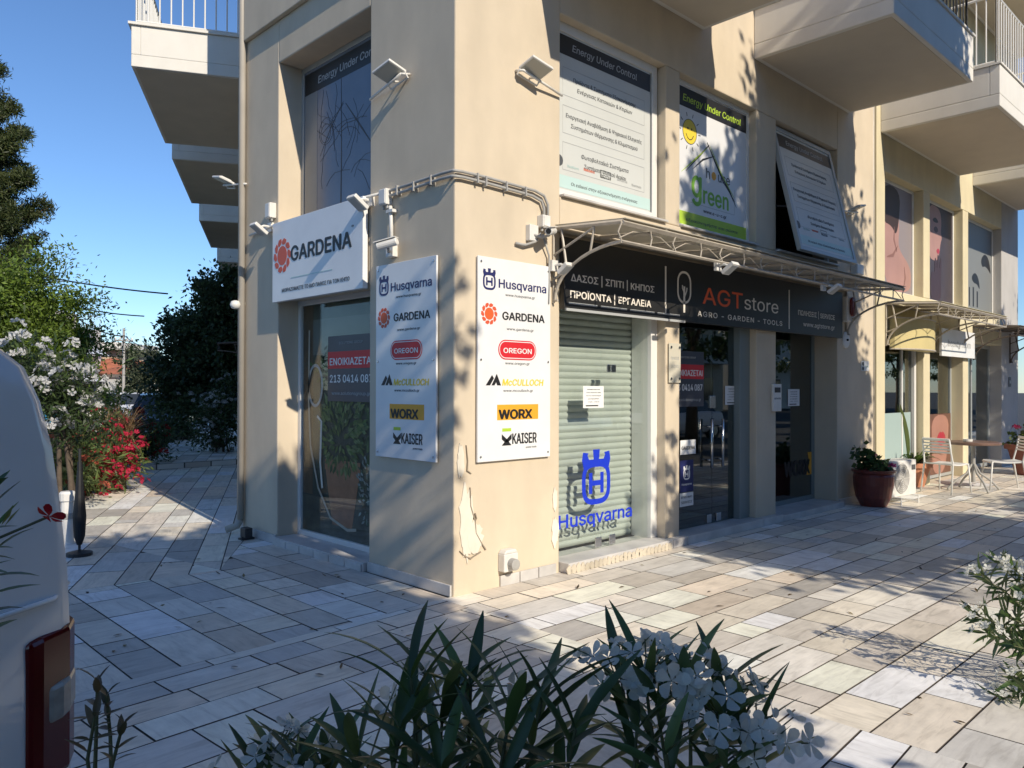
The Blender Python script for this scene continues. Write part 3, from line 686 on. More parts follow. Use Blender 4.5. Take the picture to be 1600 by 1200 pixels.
# posters filling the upper windows
GRT1 = ('Προϊόντα & Συστήματα Εξοικονόμησης', 'Ενέργειας Κατοικιών & Κτιρίων'); GRT2 = ('Ενεργειακή Αναβάθμιση & Ψηφιακοί Ελεγκτές', 'Συστημάτων Θέρμανσης & Κλιματισμού'); GRT3 = ('Φωτοβολταϊκά Συστήματα', 'Συστήματα Φυσικού Αερίου')
def text_poster(r, W, H, fc=M['paleposter']):
    board(r, 0, W, 0, H, .004, fc, 0, 'film')
    y = -.0045
    flat(r, [rect(.0, W, H - .20, H - .03)], M['board'], y, name='header')
    text(r, 'Energy Under Control', W * .5, H - .145, W * .68, .085, M['silver'], y - .0013, .014, shear=.12)
    for a, b, q in ((H - .33, GRT1, .66), (H - .66, GRT2, .80), (H - .98, GRT3, .5)):
        text(r, b[0], W * .5, a - .08, W * q, .052, M['greytext'], y, .01, shear=.1); text(r, b[1], W * .5, a - .16, W * q * .88, .052, M['greytext'], y, .01, shear=.1)
        ln = MB(); ln.stroke([(W * .07, a - .22), (W * .93, a - .22), (W * .93, a + .02), (W * .07, a + .02)], .004, y - .0012, y, True); ln.build('rule', M['silver'], r)
    flat(r, [rect(0, W, .04, .15)], M['teal'], y, name='footer')
    text(r, 'Οι ειδικοί στην εξοικονόμηση ενέργειας', W * .5, .075, W * .7, .04, M['greytext'], y - .0013, .006, shear=.1)
    for k, (cx, c, n) in enumerate(((.04, 'greytext', 0), (.17, 'teal', 'bluetherm'), (.33, 'orange', 'heatcontrol'), (.50, 'black', 'ROTH'), (.68, 'silver', 'solaris'), (.84, 'silver', 'thermon'))):
        if k == 0: flat(r, [disc(.05, .27, .05, 20)], M['greytext'], y, name='emblem')
        else: text(r, n, W * cx, .24 - .012 * (k % 2), W * .11, .035, M[c], y, .01)
    ln = MB(); ln.stroke([(W * .445, .225), (W * .555, .225), (W * .555, .29), (W * .445, .29)], .006, y - .0012, y, True); ln.build('emblem', M['black'], r)
r = thing('window_poster', 'pale grey text poster in the closed upper window nearest the corner', 'poster', (1.20, .108, 3.25), 0)
text_poster(r, 1.36, 1.40)
# green house poster
r = thing('window_poster', 'white poster with smiling sun and green house drawing in the middle upper window', 'poster', (3.0, .108, 3.22), 0)
W, H = 1.39, 1.46
board(r, 0, W, 0, H, .004, M['whiteposter'], 0, 'film'); y = -.0045
flat(r, [rect(0, W, H - .22, H - .02)], M['black'], y, name='header')
text(r, 'Energy Under Control', W * .5, H - .16, W * .82, .10, M['lime'], y - .0013, .016, shear=.12)
flat(r, [disc(.25, H - .46, .125, 26)], M['yellowp'], y, name='sun')
mb = MB(); mb.stroke(disc(.25, H - .46, .128, 26), .006, y - .0025, y - .0012, True)
for k in range(10):
    a = 2 * math.pi * k / 10; mb.stroke([(.25 + .16 * math.cos(a), H - .46 + .16 * math.sin(a)), (.25 + .20 * math.cos(a), H - .46 + .20 * math.sin(a))], .008, y - .0025, y - .0012)
mb.stroke([(.18, H - .49), (.21, H - .53), (.25, H - .545), (.29, H - .53), (.32, H - .49)], .009, y - .0025, y - .0012)
for sx in (-.035, .035): mb.prism(disc(.25 + sx, H - .43, .013, 10), y - .0025, y - .0012)
mb.build('smile', M['black'], r)
mb = MB()
for pts, w_ in (([(.18, .58), (.45, .80), (.62, .94)], [.004, .02, .012]), ([(.30, .62), (.50, .76), (.72, .84)], [.003, .022, .006]), ([(.58, .96), (.80, .72), (1.05, .50), (1.18, .36)], [.012, .02, .026, .004]), ([(.66, .86), (.90, .60), (1.15, .42)], [.004, .014, .004])):
    mb.stroke(pts, w_, y - .0012, y)
mb.build('roof_drawing', M['black'], r)
mb = MB()
for pts, w_ in (([(.10, .56), (.36, .74), (.58, .90)], [.004, .018, .004]), ([(.64, .93), (.86, .68), (1.13, .46)], [.004, .016, .004])): mb.stroke(pts, w_, y - .0026, y - .0013)
mb.build('roof_drawing', M['lime'], r)
text(r, 'g', .38, .34, .17, .42, M['green'], y, .02); text(r, 'reen', .76, .30, .50, .26, M['green'], y, .02)
text(r, 'h', .60, .58, .07, .15, M['greytext'], y, .01); text(r, 'use', .92, .58, .24, .15, M['greytext'], y, .01); flat(r, [disc(.715, .625, .045, 18)], M['amber'], y, name='emblem')
text(r, 'www.e-u-c.gr', .74, .20, .46, .05, M['black'], y, .012)
flat(r, [rect(0, W, 0, .16)], M['lime'], y, name='footer'); text(r, 'εξοικονομήστε και σώστε', W * .5, .065, W * .74, .045, M['greytext'], y - .0013, .008, shear=.1)
ln = MB(); ln.stroke([(.26, .27), (1.14, .27), (1.14, .55)], .004, y - .0012, y); ln.build('rule', M['silver'], r)
# tilted open sash with poster
ang = math.atan2(.34, 1.44)
r = thing('window_poster', 'grey text poster on the tilted open upper window', 'poster', (4.95, -.28, 3.20), 0)
r.rotation_euler = (-ang, 0, 0)
text_poster(r, 1.44, 1.46)
sf = MB(); ww = 1.5
sf.box(-.05, .0, -.02, .035, -.05, 1.51); sf.box(1.44, 1.5, -.02, .035, -.05, 1.51); sf.box(0, 1.44, -.02, .035, -.05, 0); sf.box(0, 1.44, -.02, .035, 1.46, 1.51); sf.box(0, 1.44, .001, .008, 0, 1.46)
sf.build('sash_frame', M['alu'], r, bevel=.003)
mb = MB(); mb.tube([(-.03, .04, .5), (-.03, .30, .62)], .012, 6); mb.tube([(1.47, .04, .5), (1.47, .30, .62)], .012, 6); mb.build('stay_arm', M['dark'], r)

# upper left window film
r = thing('window_poster', 'dark blue grey film with roof drawing and painted reflections in the upper window left of the corner', 'poster', (.262, 2.68, 3.21), LF)
board(r, 0, 1.50, 0, 1.52, .004, mat('blue_grey_film', (.17, .20, .25), .25, var=.15, vscale=2), 0, 'film'); y = -.0045
flat(r, [rect(0, 1.5, 1.28, 1.49)], M['board'], y, name='header'); text(r, 'Energy Under Control', .82, 1.345, 1.12, .10, M['silver'], y - .0013, .016, shear=.12)
flat(r, [rect(0, .24, 0, 1.28)], mat('grey_film', (.24, .25, .25), .3, var=.1), y, name='edge_strip')
mb = MB(); rg = random.Random(5)
for pts, w_ in (([(.30, .62), (.50, .86), (.72, 1.05)], [.003, .012, .006]), ([(.76, 1.02), (1.02, .74), (1.28, .46)], [.008, .02, .004]), ([(.68, 0), (.69, .6), (.68, 1.28)], [.022, .014, .008])): mb.stroke(pts, w_, y - .0012, y)
mb.stroke(disc(.40, .82, .09, 22), .005, y - .0012, y, True); mb.stroke(disc(.41, .84, .13, 22), .004, y - .0012, y, True)
for k in range(30):  # branch reflections in the glass, painted on as dark strokes
    x, z = rg.uniform(.26, 1.45), rg.uniform(.02, .9); P = [(x, z)]; a = rg.uniform(.3, 2.8)
    for q in range(5): x += .09 * math.cos(a); z += .09 * math.sin(a); a += rg.uniform(-.5, .5); P.append((min(1.48, max(.25, x)), min(1.26, max(.01, z))))
    mb.stroke(P, rg.uniform(.003, .006), y - .0012, y)
mb.build('drawing_and_reflections', M['dark'], r)

# printed garden picture filling the lower left window
r = thing('window_picture', 'printed garden picture of potted plants behind the lower left window', 'poster', (.262, 2.70, .12), LF)
board(r, 0, 1.54, 0, 2.26, .004, mat('dark_green_print', (.06, .07, .055), .5, var=.5, vscale=4), 0, 'film'); y = -.0045
flat(r, [rect(0, .20, 0, 2.24)], M['wood'], y, name='printed_post'); flat(r, [rect(.20, 1.5, 1.75, 2.1)], mat('grey_print_wall', (.20, .20, .18), .6, var=.2, vscale=3), y, name='printed_wall')
flat(r, [rect(0, 1.54, 0, .36)], mat('brown_print_ground', (.12, .10, .075), .7, var=.5, vscale=7), y - .0013, name='printed_ground')
for z in (.36, .62): flat(r, [rect(.0, .34, z, z + .012)], M['dark'], y - .003, name='printed_gap')
flat(r, [[(.58, .12), (.92, .12), (1.04, .60), (1.04, .68), (.46, .68), (.46, .60)]], M['terracotta'], y - .0045, name='printed_pot')
flat(r, [rect(.44, 1.06, .64, .74)], M['terracotta'], y - .006, name='printed_pot_rim')
def printed_leaves(n, cx, cz, rx, rz, cols, seed, L=.11, wd=.02, yy=y - .0075, nm='printed_leaves'):
    rg = random.Random(seed); mb = MB()
    for k in range(n):
        a = rg.uniform(0, 6.28); q = math.sqrt(rg.random()); x = cx + rx * q * math.cos(a); z = cz + rz * q * math.sin(a)
        d = math.atan2(z - cz + .3 * rz, x - cx) + rg.uniform(-.7, .7); l = L * rg.uniform(.6, 1.2); c, s = math.cos(d), math.sin(d)
        P = [(x, z), (x + l * .45 * c - wd * s, z + l * .45 * s + wd * c), (x + l * c, z + l * s), (x + l * .45 * c + wd * s, z + l * .45 * s - wd * c)]
        P = [(min(1.53, max(.01, u)), min(2.24, max(.01, v))) for u, v in P]
        cc = rg.choice(cols); kk = rg.uniform(.6, 1.3); mb.add([(u, yy - .0004 * rg.random(), v) for u, v in P], [(3, 2, 1, 0)], tuple(x_ * kk for x_ in cc))
    return mb.build(nm, mat('printed_leaf', (.1, .15, .05), .6, attr=True), r)
printed_leaves(300, .74, 1.05, .34, .42, [(.12, .18, .04), (.20, .23, .06), (.06, .10, .025), (.26, .28, .11)], 1)
printed_leaves(160, 1.3, 1.2, .22, .5, [(.10, .16, .05), (.18, .24, .09), (.05, .08, .03)], 2)
printed_leaves(200, 1.28, .5, .26, .36, [(.26, .30, .28), (.42, .45, .42), (.11, .16, .09)], 3, .06, .012)
printed_leaves(90, .7, 1.62, .5, .12, [(.10, .17, .05), (.05, .08, .03)], 4)
mb = MB(); mb.stroke([(.14, 2.0), (.13, 1.3), (.17, .85), (.32, .45), (.55, .18), (.85, .10), (1.0, .12)], .028, y - .011, y - .0095); mb.build('printed_hose', M['canopyf'], r)
mb = MB(); mb.stroke(disc(.26, 1.45, .13, 20, .2), .03, y - .011, y - .0095, True); mb.build('printed_hose_reel', M['silver'], r)
mb = MB(); mb.stroke([(.30, 1.15), (.38, 1.1), (.36, .7), (.40, .45)], .03, y - .0125, y - .0112); mb.build('printed_cane', M['offwhite'], r)

# to-let notices
def tolet(loc, rz, label, W=.80, H=.62):
    r = thing('rental_notice', label, 'notice', loc, rz, 'dark to let notices with red band')
    board(r, 0, W, 0, H, .003, mat('slate_print', (.05, .055, .075), .4, var=.1), 0, 'sheet'); y = -.0035
    flat(r, [rect(0, W, H * .50, H * .76)], M['red'], y, name='band')
    text(r, 'ΕΝΟΙΚΙΑΖΕΤΑΙ', W * .5, H * .555, W * .90, H * .15, M['white'], y - .0013, .02)
    text(r, '213 0414 087', W * .5, H * .29, W * .90, H * .16, M['white'], y, .02)
    text(r, 'www.solutionsgroup.gr', W * .5, H * .10, W * .82, H * .07, M['silver'], y, .01)
    text(r, 'SOLUTIONS GROUP', W * .5, H * .87, W * .5, H * .05, M['silver'], y, .01)
    return r
tolet((.236, 2.18, 1.42), LF, 'to let notice with red band inside the window left of the corner')
tolet((2.97, .150, 1.36), 0, 'to let notice with red band on the double glass door', .62, .58)

# paper notices and stickers on the glass
def paper(a, b, yv, label, nm='paper_notice'):
    p0 = FX(a[0], a[1], yv); p1 = FX(b[0], b[1], yv); W = p1.x - p0.x; H = abs(p0.z - p1.z)
    r = thing(nm, label, 'notice', (p0.x, yv, min(p0.z, p1.z)), 0, 'white paper notices taped to the shop glass')
    board(r, 0, W, 0, H, .002, M['white'], 0, 'sheet')
    rg = random.Random(int(a[0]))
    for k, s in enumerate(('ΕΝΗΜΕΡΩΝΟΥΜΕ', 'ΤΟΥΣ ΠΕΛΑΤΕΣ ΜΑΣ', 'ότι το κατάστημα', 'μεταφέρθηκε', 'τηλ. 210')): text(r, s, W * .5, H * (.82 - .14 * k), W * rg.uniform(.5, .75), H * .055, M['greytext'], -.0025, .005)
    flat(r, [rect(W * .12, W * .72, H * .08, H * .13)], M['black'], -.0025, name='rule')
paper((911, 603), (943, 637), .137, 'white paper notice on the glass in front of the shutter')
paper((1066, 603), (1089, 634), .152, 'white paper notice left of the steel pulls on the double door')
paper((1133, 603), (1155, 632), .152, 'white paper notice right of the steel pulls on the double door')
paper((1231, 608), (1249, 634), .325, 'white paper notice on the window right of the intercom pillar')
# logos stuck on the glass
p0 = FX(932, 745, .137)
r = thing('glass_decal', 'large blue crowned emblem and lettering on the shuttered entrance glass', 'decal', (0, .1395, 0), 0)
crown_mark(r, p0.x, p0.z, .50, M['blue'], -.0005)
a = FX(873, 828, .137); b = FX(987, 818, .137); text(r, 'Husqvarna', (a.x + b.x) / 2, a.z + .005, b.x - a.x, .165, M['blue'], -.0005, .022)
a = FX(1238, 775, .325); r = thing('glass_decal', 'black and orange tool brand decal low on the last shop window', 'decal', (a.x - .10, .329, .40), 0); q_ = (FX(1277, 755, .325).x - a.x) / .83; r.scale = (q_, 1, 1)
flat(r, [[(.58, 0), (.80, 0), (.83, .15), (.80, .30), (.62, .30), (.68, .15)]], M['amber'], -.0005, name='brand_field'); text(r, 'WORX', .28, .02, .80, .26, M['black'], -.0019, .05)
p0 = FX(1063, 711, .152); p1 = FX(1087, 690, .152)
r = thing('door_sticker', 'white garden brand sticker on the left door leaf', 'sticker', (p0.x, .153, p0.z), 0); Wd = p1.x - p0.x
board(r, 0, Wd, 0, .15, .002, M['white'], 0, 'sheet'); text(r, 'GARDENA', Wd / 2, .05, Wd * .86, .05, M['black'], -.0025, .02)
p0 = FX(1062, 770, .152); r = thing('door_sticker', 'navy sticker with white crowned emblem low on the left door leaf', 'sticker', (p0.x, .153, p0.z), 0)
board(r, 0, .25, 0, .33, .002, M['navy'], 0, 'sheet'); crown_mark(r, .125, .20, .15, M['white'], -.0025); text(r, 'Husqvarna', .125, .07, .18, .03, M['white'], -.0025, .01)
r = thing('door_sticker', 'white service sticker below the navy one on the left door leaf', 'sticker', (p0.x, .153, p0.z - .15), 0)
board(r, 0, .25, 0, .14, .002, M['white'], 0, 'sheet'); text(r, 'ΕΠΙΣΗΜΟ', .125, .085, .2, .03, M['greytext'], -.0025, .01); text(r, 'SERVICE', .125, .03, .2, .035, M['greytext'], -.0025, .01)

# neighbouring shop posters: printed figures, seen cropped
def plate(name, label, x0, x1, z0, z1, yv, m):
    r = thing(name, label, 'poster', (x0, yv, z0), 0); board(r, 0, x1 - x0, 0, z1 - z0, .004, m, 0, 'film'); return r, x1 - x0, z1 - z0
def smooth(P, it=2):
    for _ in range(it):
        Q = []
        for i in range(len(P)):
            a, b = P[i], P[(i + 1) % len(P)]; Q += [(a[0] * .75 + b[0] * .25, a[1] * .75 + b[1] * .25), (a[0] * .25 + b[0] * .75, a[1] * .25 + b[1] * .75)]
        P = Q
    return P
XO = 0.0
def px_(P): return [(XO + x * XK, z) for x, z in P]
XO, XK = .40, .78
r, W, H = plate('window_poster', 'poster of a bare shoulder and neck in the first yellow upper window', 8.25, 9.72, 3.07, 4.70, .165, mat('pale_mauve_print', (.27, .235, .25), .5))
flat(r, [px_(smooth([(-.2, 0), (1.25, 0), (1.35, .32), (1.15, .50), (.78, .62), (.62, .75), (.70, 1.05), (.55, 1.35), (-.2, 1.4)]))], M['skinpale'], -.0045, name='printed_shoulder')
flat(r, [px_(smooth([(-.2, 1.02), (.30, 1.0), (.50, .86), (.66, 1.1), (.74, H - .02), (-.2, H - .02)]))], M['hair'], -.006, name='printed_hair')
mb = MB(); mb.stroke(px_([(.05, .5), (.35, .55), (.6, .72)]), [.02, .06, .01], -.0075, -.0062); mb.stroke(px_([(.55, .62), (.40, .8), (.42, 1.0)]), [.02, .05, .01], -.0075, -.0062); mb.stroke(px_([(.9, .05), (1.0, .25), (.95, .42)]), [.02, .05, .01], -.0075, -.0062); mb.build('printed_shade', mat('dark_skin_print', (.24, .12, .10), .5), r)
XO, XK = .48, .85
r, W, H = plate('window_poster', 'dark poster of a face with a raised hand in the second yellow upper window', 10.13, 11.70, 3.07, 4.70, .165, M['mauve'])
flat(r, [px_(smooth([(-.2, .72), (.30, .66), (.48, .80), (.55, 1.02), (.64, 1.10), (.57, 1.2), (.62, 1.4), (.50, 1.62), (-.2, 1.62)]))], M['skinpale'], -.0045, name='printed_face')
flat(r, [px_(smooth([(.05, 1.36), (.25, 1.44), (.46, 1.36), (.25, 1.33)]))], M['hair'], -.006, name='printed_brow')
flat(r, [px_(smooth([(.12, 1.22), (.28, 1.29), (.44, 1.22), (.28, 1.15)]))], mat('eye_print', (.10, .05, .05), .5), -.006, name='printed_eye')
flat(r, [px_(smooth([(.28, .86), (.42, .92), (.52, .86), (.40, .80)]))], M['lip'], -.006, name='printed_lips')
flat(r, [px_(smooth([(-.1, 0), (.60, 0), (.55, .35), (.62, .72), (.55, .78), (.46, .5), (.44, .80), (.36, .80), (.34, .5), (.28, .74), (.20, .72), (.20, .45), (.0, .5)]))], mat('dark_hand_print', (.05, .03, .04), .5), -.0075, name='printed_hand')
XO, XK = .45, .9
r, W, H = plate('window_poster', 'grey poster with dark lash drawings in the last yellow upper window', 12.11, 14.08, 3.07, 4.70, .165, mat('grey_white_print', (.20, .21, .21), .5))
flat(r, [px_(q) for q in (smooth([(.9, 1.0), (1.2, 1.15), (1.5, 1.05), (1.65, .75), (1.45, .85), (1.2, .9), (1.0, .85)]), smooth([(.25, .6), (.5, .72), (.75, .62), (.85, .38), (.65, .5), (.4, .5)]), rect(.1, .16, .05, .4), rect(.35, .43, .05, .42), rect(.62, .70, .05, .36))], M['black'], -.0045, name='printed_lash')
XO, XK = .50, .66
r, W, H = plate('window_poster', 'tall poster of red lips and chin behind the cafe table', 10.14, 11.69, .08, 1.12, .188, mat('brown_print', (.16, .075, .05), .5, var=.2))
flat(r, [px_(smooth([(.2, .0), (1.1, 0), (1.35, .5), (1.45, 1.02), (.1, 1.02), (.1, .5)]))], M['skin'], -.0045, name='printed_chin')
flat(r, [px_(smooth([(.45, .62), (.75, .74), (.85, .70), (.95, .74), (1.2, .62), (.95, .48), (.7, .48)]))], M['lip'], -.006, name='printed_lips')
# ------------------------------------------------------------------ awnings
def awning(label, x0, x1, zt, depth, fm, cm, nb, brk):
    r = thing('metal_awning', label, 'awning', (x0, 0, zt), 0, 'glazed metal awnings over the shop fronts'); L = x1 - x0
    mb = MB(); zf = -.05
    n = nb
    for k in range(n):
        a, b = L * k / n + .008, L * (k + 1) / n - .008
        mb.add([(a, -.02, .035), (b, -.02, .035), (b, -depth - .03, zf + .03), (a, -depth - .03, zf + .03), (a, -.02, .029), (b, -.02, .029), (b, -depth - .03, zf + .024), (a, -depth - .03, zf + .024)], [(0, 3, 2, 1), (4, 5, 6, 7), (0, 1, 5, 4), (2, 3, 7, 6), (1, 2, 6, 5), (3, 0, 4, 7)])
    mb.build('roof_panel', cm, r)
    mb = MB()
    def bar(p, q, s=.018):
        mb.tube([p, q], s, 4)
    bar((0, -.015, 0), (L, -.015, 0), .022); bar((0, -depth, zf), (L, -depth, zf), .024); bar((.0, -depth, zf - .15), (L, -depth, zf - .15), .013)
    for k in range(n + 1):
        x = L * k / n; bar((x, -.02, .004), (x, -depth, zf + .004), .018)
    mb.build('frame', fm, r)
    mb = MB(); m = int(L / .36)
    for k in range(m + 1):
        x = L * k / m; o = .035 * (1 if k % 2 else -1); mb.tube([(x, -depth, zf), (x + o, -depth + .01, zf - .08), (x, -depth, zf - .15)], .0065, 5)
    for k in range(0, m, 2):
        a, b = L * k / m, L * min(m, k + 2) / m; mb.tube([(a, -depth + .03, zf - .12), ((a * 3 + b) / 4, -depth + .03, zf - .045), ((a + b) / 2, -depth + .03, zf - .03), ((a + 3 * b) / 4, -depth + .03, zf - .045), (b, -depth + .03, zf - .12)], .005, 5)
    mb.build('truss', fm, r)
    for x in brk:
        b = MB(); P = []
        for k in range(11):
            t = k / 10 * math.pi / 2; P.append((x, -.03 - (depth - .03) * (1 - math.cos(t)), -.60 + (.60 + zf - .15) * math.sin(t)))
        b.tube(P, .014, 6); b.tube([(x, -.012, 0), (x, -.012, -.62)], .012, 6); b.tube([(x, -.012, -.60), (x, -.06, -.60)], .012, 6)
        b.tube([(x, -.10, -.01), P[4]], .011, 6); b.tube([(x, -.02, -.42), P[4]], .011, 6); b.tube([(x, -.02, -.22), (x, -depth * .62, zf)], .010, 6); b.tube([(x, -depth * .62, zf), P[7]], .010, 6)
        b.build('bracket', fm, r)
    return r
awning('long cream metal awning over the charcoal fascia sign', 1.06, 6.86, 2.88, .73, M['canopyf'], M['canopy'], 10, (0, 5.76))
awning('short pale yellow awning over the neighbouring yellow shop door', 8.19, 11.5, 2.80, .73, M['canopyf'], mat('pale_yellow_polycarbonate', (.66, .62, .45), .5, trans=.3), 5, (0, 1.9, 3.3))
awning('brown metal awning at the far end of the facade', 12.3, 17.5, 2.70, .73, M['canopyd'], mat('grey_polycarbonate', (.30, .27, .24), .5, trans=.2), 6, (0, 2.4, 5.2))
r = awning('dark metal awning high on the shaded building wing', 0, 3.0, 2.62, .9, M['canopyd'], mat('dark_polycarbonate', (.12, .11, .10), .5, trans=.2), 3, (0, 1.5, 3.0)); r.location = wing(12.5, 0, 2.55); r.rotation_euler = (0, 0, rzw)
# rolled yellow sun blind drum and white translucent sign
r = thing('shop_sign', 'curved plain yellow sign panel under the short pale yellow awning', 'sign', (8.3, -.02, 2.14), 0)
mb = MB(); P = [(.0 + .75 * (1 - math.cos(t)), -.30 * math.sin(t)) for t in [math.pi * k / 14 for k in range(15)]]
n = len(P); mb.add([(x, y, 0) for x, y in P] + [(x, y, .46) for x, y in P], [(i, i + 1, i + 1 + n, i + n) for i in range(n - 1)] + [tuple(range(n))[::-1], tuple(range(n, 2 * n))])
mb.build('panel', mat('yellow_sign_face', (.60, .50, .24), .6, var=.1, vscale=3), r)
mb = MB(); mb.tube([(x, y - .004, 0) for x, y in P], .012, 6); mb.tube([(x, y - .004, .46) for x, y in P], .012, 6); mb.build('edge', M['canopyf'], r)
r = thing('shop_sign', 'white beauty shop sign board beside the curved yellow panel', 'sign', (10.35, -.05, 2.10), 0)
board(r, 0, 1.75, 0, .46, .04, M['signwhite']); text(r, 'beauty room', .9, .17, 1.2, .16, M['silver'], -.041, .01)
mb = MB(); mb.box(.0, .03, 0, .045, .05, .4); mb.box(1.70, 1.73, 0, .045, .05, .4); mb.build('bracket', M['steel'], r)

# ------------------------------------------------------------------ lamps, cameras, boxes and conduits
def floodlight(label, wall_pt, rz, flip=1, rod=.52):
    r = thing('floodlight', label, 'lamp', wall_pt, rz, 'flat white floodlights on long rods')
    mb = MB(); mb.tube([(0, -.03, 0), (rod * flip, -.09, .05)], .011, 8); mb.tube([(rod * flip, -.09, .05), (rod * flip, -.005, .07)], .010, 6); mb.tube([(rod * .7 * flip, -.075, .035), (rod * .7 * flip, -.005, .055)], .008, 6); mb.build('rod', M['plastic'], r, smooth=True)
    hm = Matrix.Translation((rod * .80 * flip, -.13, .085)) @ Matrix.Rotation(R(-16), 4, 'X') @ Matrix.Rotation(R(-12 * flip), 4, 'Y') @ Matrix.Scale(.72, 4)
    mb = MB(); mb.box(-.155, .155, -.12, .12, -.016, .016, hm); mb.build('head', M['plastic'], r, bevel=.006)
    mb = MB(); mb.box(-.14, .14, -.105, .105, -.020, -.0165, hm); mb.build('lens', mat('frosted_lens', (.42, .42, .38), .35), r)
    mb = MB(); mb.box(-.11, .11, -.08, .08, .0165, .034, hm); mb.build('heat_sink', M['plastic'], r, bevel=.004)
    mb = MB(); mb.tube([hm @ Vector((-.15, .10, -.02)), hm @ Vector((-.15, .15, -.06)), hm @ Vector((.15, .15, -.06)), hm @ Vector((.15, .10, -.02))], .008, 6); mb.build('yoke', M['plastic'], r)
    return r
p = FX(877, 150, -.02); floodlight('white floodlight on a rod on the sunlit side of the corner pier', (p.x, 0, p.z), 0, -1)
p = FY(580, 156, -.02); floodlight('white floodlight on a rod on the shaded side of the corner pier', (0, p.y, p.z), LF, 1)
p = FX(1302, 328, -.02); floodlight('white floodlight on a rod on the wide pillar beside the tilted window', (p.x, 0, p.z), 0, 1, .6)
p = FY(389, 288, 0); floodlight('white floodlight on the far end of the left facade under the balconies', (0, p.y, p.z), LF, -1, .42)
def spot(label, pt, rz, sz=.10):
    r = thing('spotlight', label, 'lamp', pt, rz, 'small white spotlights above the signs')
    hm = Matrix.Translation((0, -.14, -.02)) @ Matrix.Rotation(R(55), 4, 'X')
    mb = MB(); mb.box(-sz * .8, sz * .8, -.018, .018, -sz, sz, hm); mb.build('head', M['plastic'], r, bevel=.006)
    mb = MB(); mb.box(-sz * .65, sz * .65, -.0215, -.0185, -sz * .8, sz * .8, hm); mb.build('lens', M['silver'], r)
    mb = MB(); mb.tube([(0, 0, .02), (0, -.09, .02), (0, -.13, -.0)], .012, 6); mb.box(-.04, .04, -.03, 0, -.03, .06); mb.build('arm', M['plastic'], r)
    return r
p = FY(425, 358, -.0); spot('small white spotlight left of the flower emblem sign', (0, p.y, p.z), LF, .08)
p = FY(579, 318, -.0); spot('small white spotlight at the right end of the flower emblem sign', (0, p.y - .02, p.z), LF, .08)
p = FX(1133, 420, -.75); spot('small white spotlight hung from the front rail of the long awning', (p.x, -.66, p.z + .02), 0, .07)
p = FX(868, 418, -.06); r = spot('small grey spotlight at the left end of the fascia sign', (p.x, -.03, p.z), 0, .06)
p = FX(1297, 452, -.75); spot('small spotlight under the right end of the long awning', (p.x, -.66, p.z + .02), 0, .07)
def cctv(label, pt, rz):
    r = thing('security_camera', label, 'camera', pt, rz, 'small white security cameras')
    hm = Matrix.Translation((.10, -.14, .02)) @ Matrix.Rotation(R(-60), 4, 'Z') @ Matrix.Rotation(R(12), 4, 'X')
    mb = MB(); mb.lathe([(.026, -.09), (.032, -.085), (.032, .08), (.028, .085)], 14, hm @ Matrix.Rotation(math.pi / 2, 4, 'X')); mb.box(-.036, .036, -.10, .09, .030, .036, hm); mb.build('body', M['plastic'], r)
    mb = MB(); mb.lathe([(.022, .086), (.022, .089)], 14, hm @ Matrix.Rotation(math.pi / 2, 4, 'X')); mb.build('lens', M['black'], r)
    mb = MB(); mb.tube([(0, -.04, -.01), (.05, -.09, -.03), (.10, -.13, -.01)], .012, 6); mb.build('bracket', M['greyplastic'], r)
    mb = MB(); mb.box(-.05, .05, -.05, 0, -.06, .07); mb.build('junction_box', M['plastic'], r, bevel=.005)
p = FY(616, 391, 0); cctv('security camera above the panel on the shaded face of the pier', (0, p.y, p.z), LF)
p = FX(828, 366, 0); cctv('security camera above the panel on the sunlit face of the pier', (p.x, 0, p.z), 0)
def jbox(label, pt, rz, wd=.10, h=.14, d=.07):
    r = thing('junction_box', label, 'box', pt, rz, 'plastic electrical boxes on the facade')
    mb = MB(); mb.box(-wd / 2, wd / 2, -d, 0, 0, h); mb.build('body', M['plastic'], r, bevel=.006)
    mb = MB(); mb.box(-wd / 2 + .008, wd / 2 - .008, -d - .006, -d, .008, h - .008); mb.build('lid', M['plastic'], r, bevel=.003)
    mb = MB()
    for s in (-1, 1): mb.tube([(s * wd * .25, -d / 2, -.03), (s * wd * .25, -d / 2, 0)], .011, 8)
    mb.build('cable_gland', M['greyplastic'], r)
p = FY(608, 322, 0); jbox('plastic box on the shaded pier under the conduit', (0, p.y, p.z), LF, .10, .13)
p = FY(428, 342, 0); jbox('plastic box on the far pier left of the flower emblem sign', (0, p.y, p.z), LF, .10, .15)
p = FX(845, 357, 0); jbox('plastic box at the left end of the long awning', (p.x, 0, p.z), 0, .09, .10)
p = FX(1334, 430, 0); jbox('louvred plastic box on the wide pillar above the awning end', (p.x, 0, p.z), 0, .22, .14, .09)
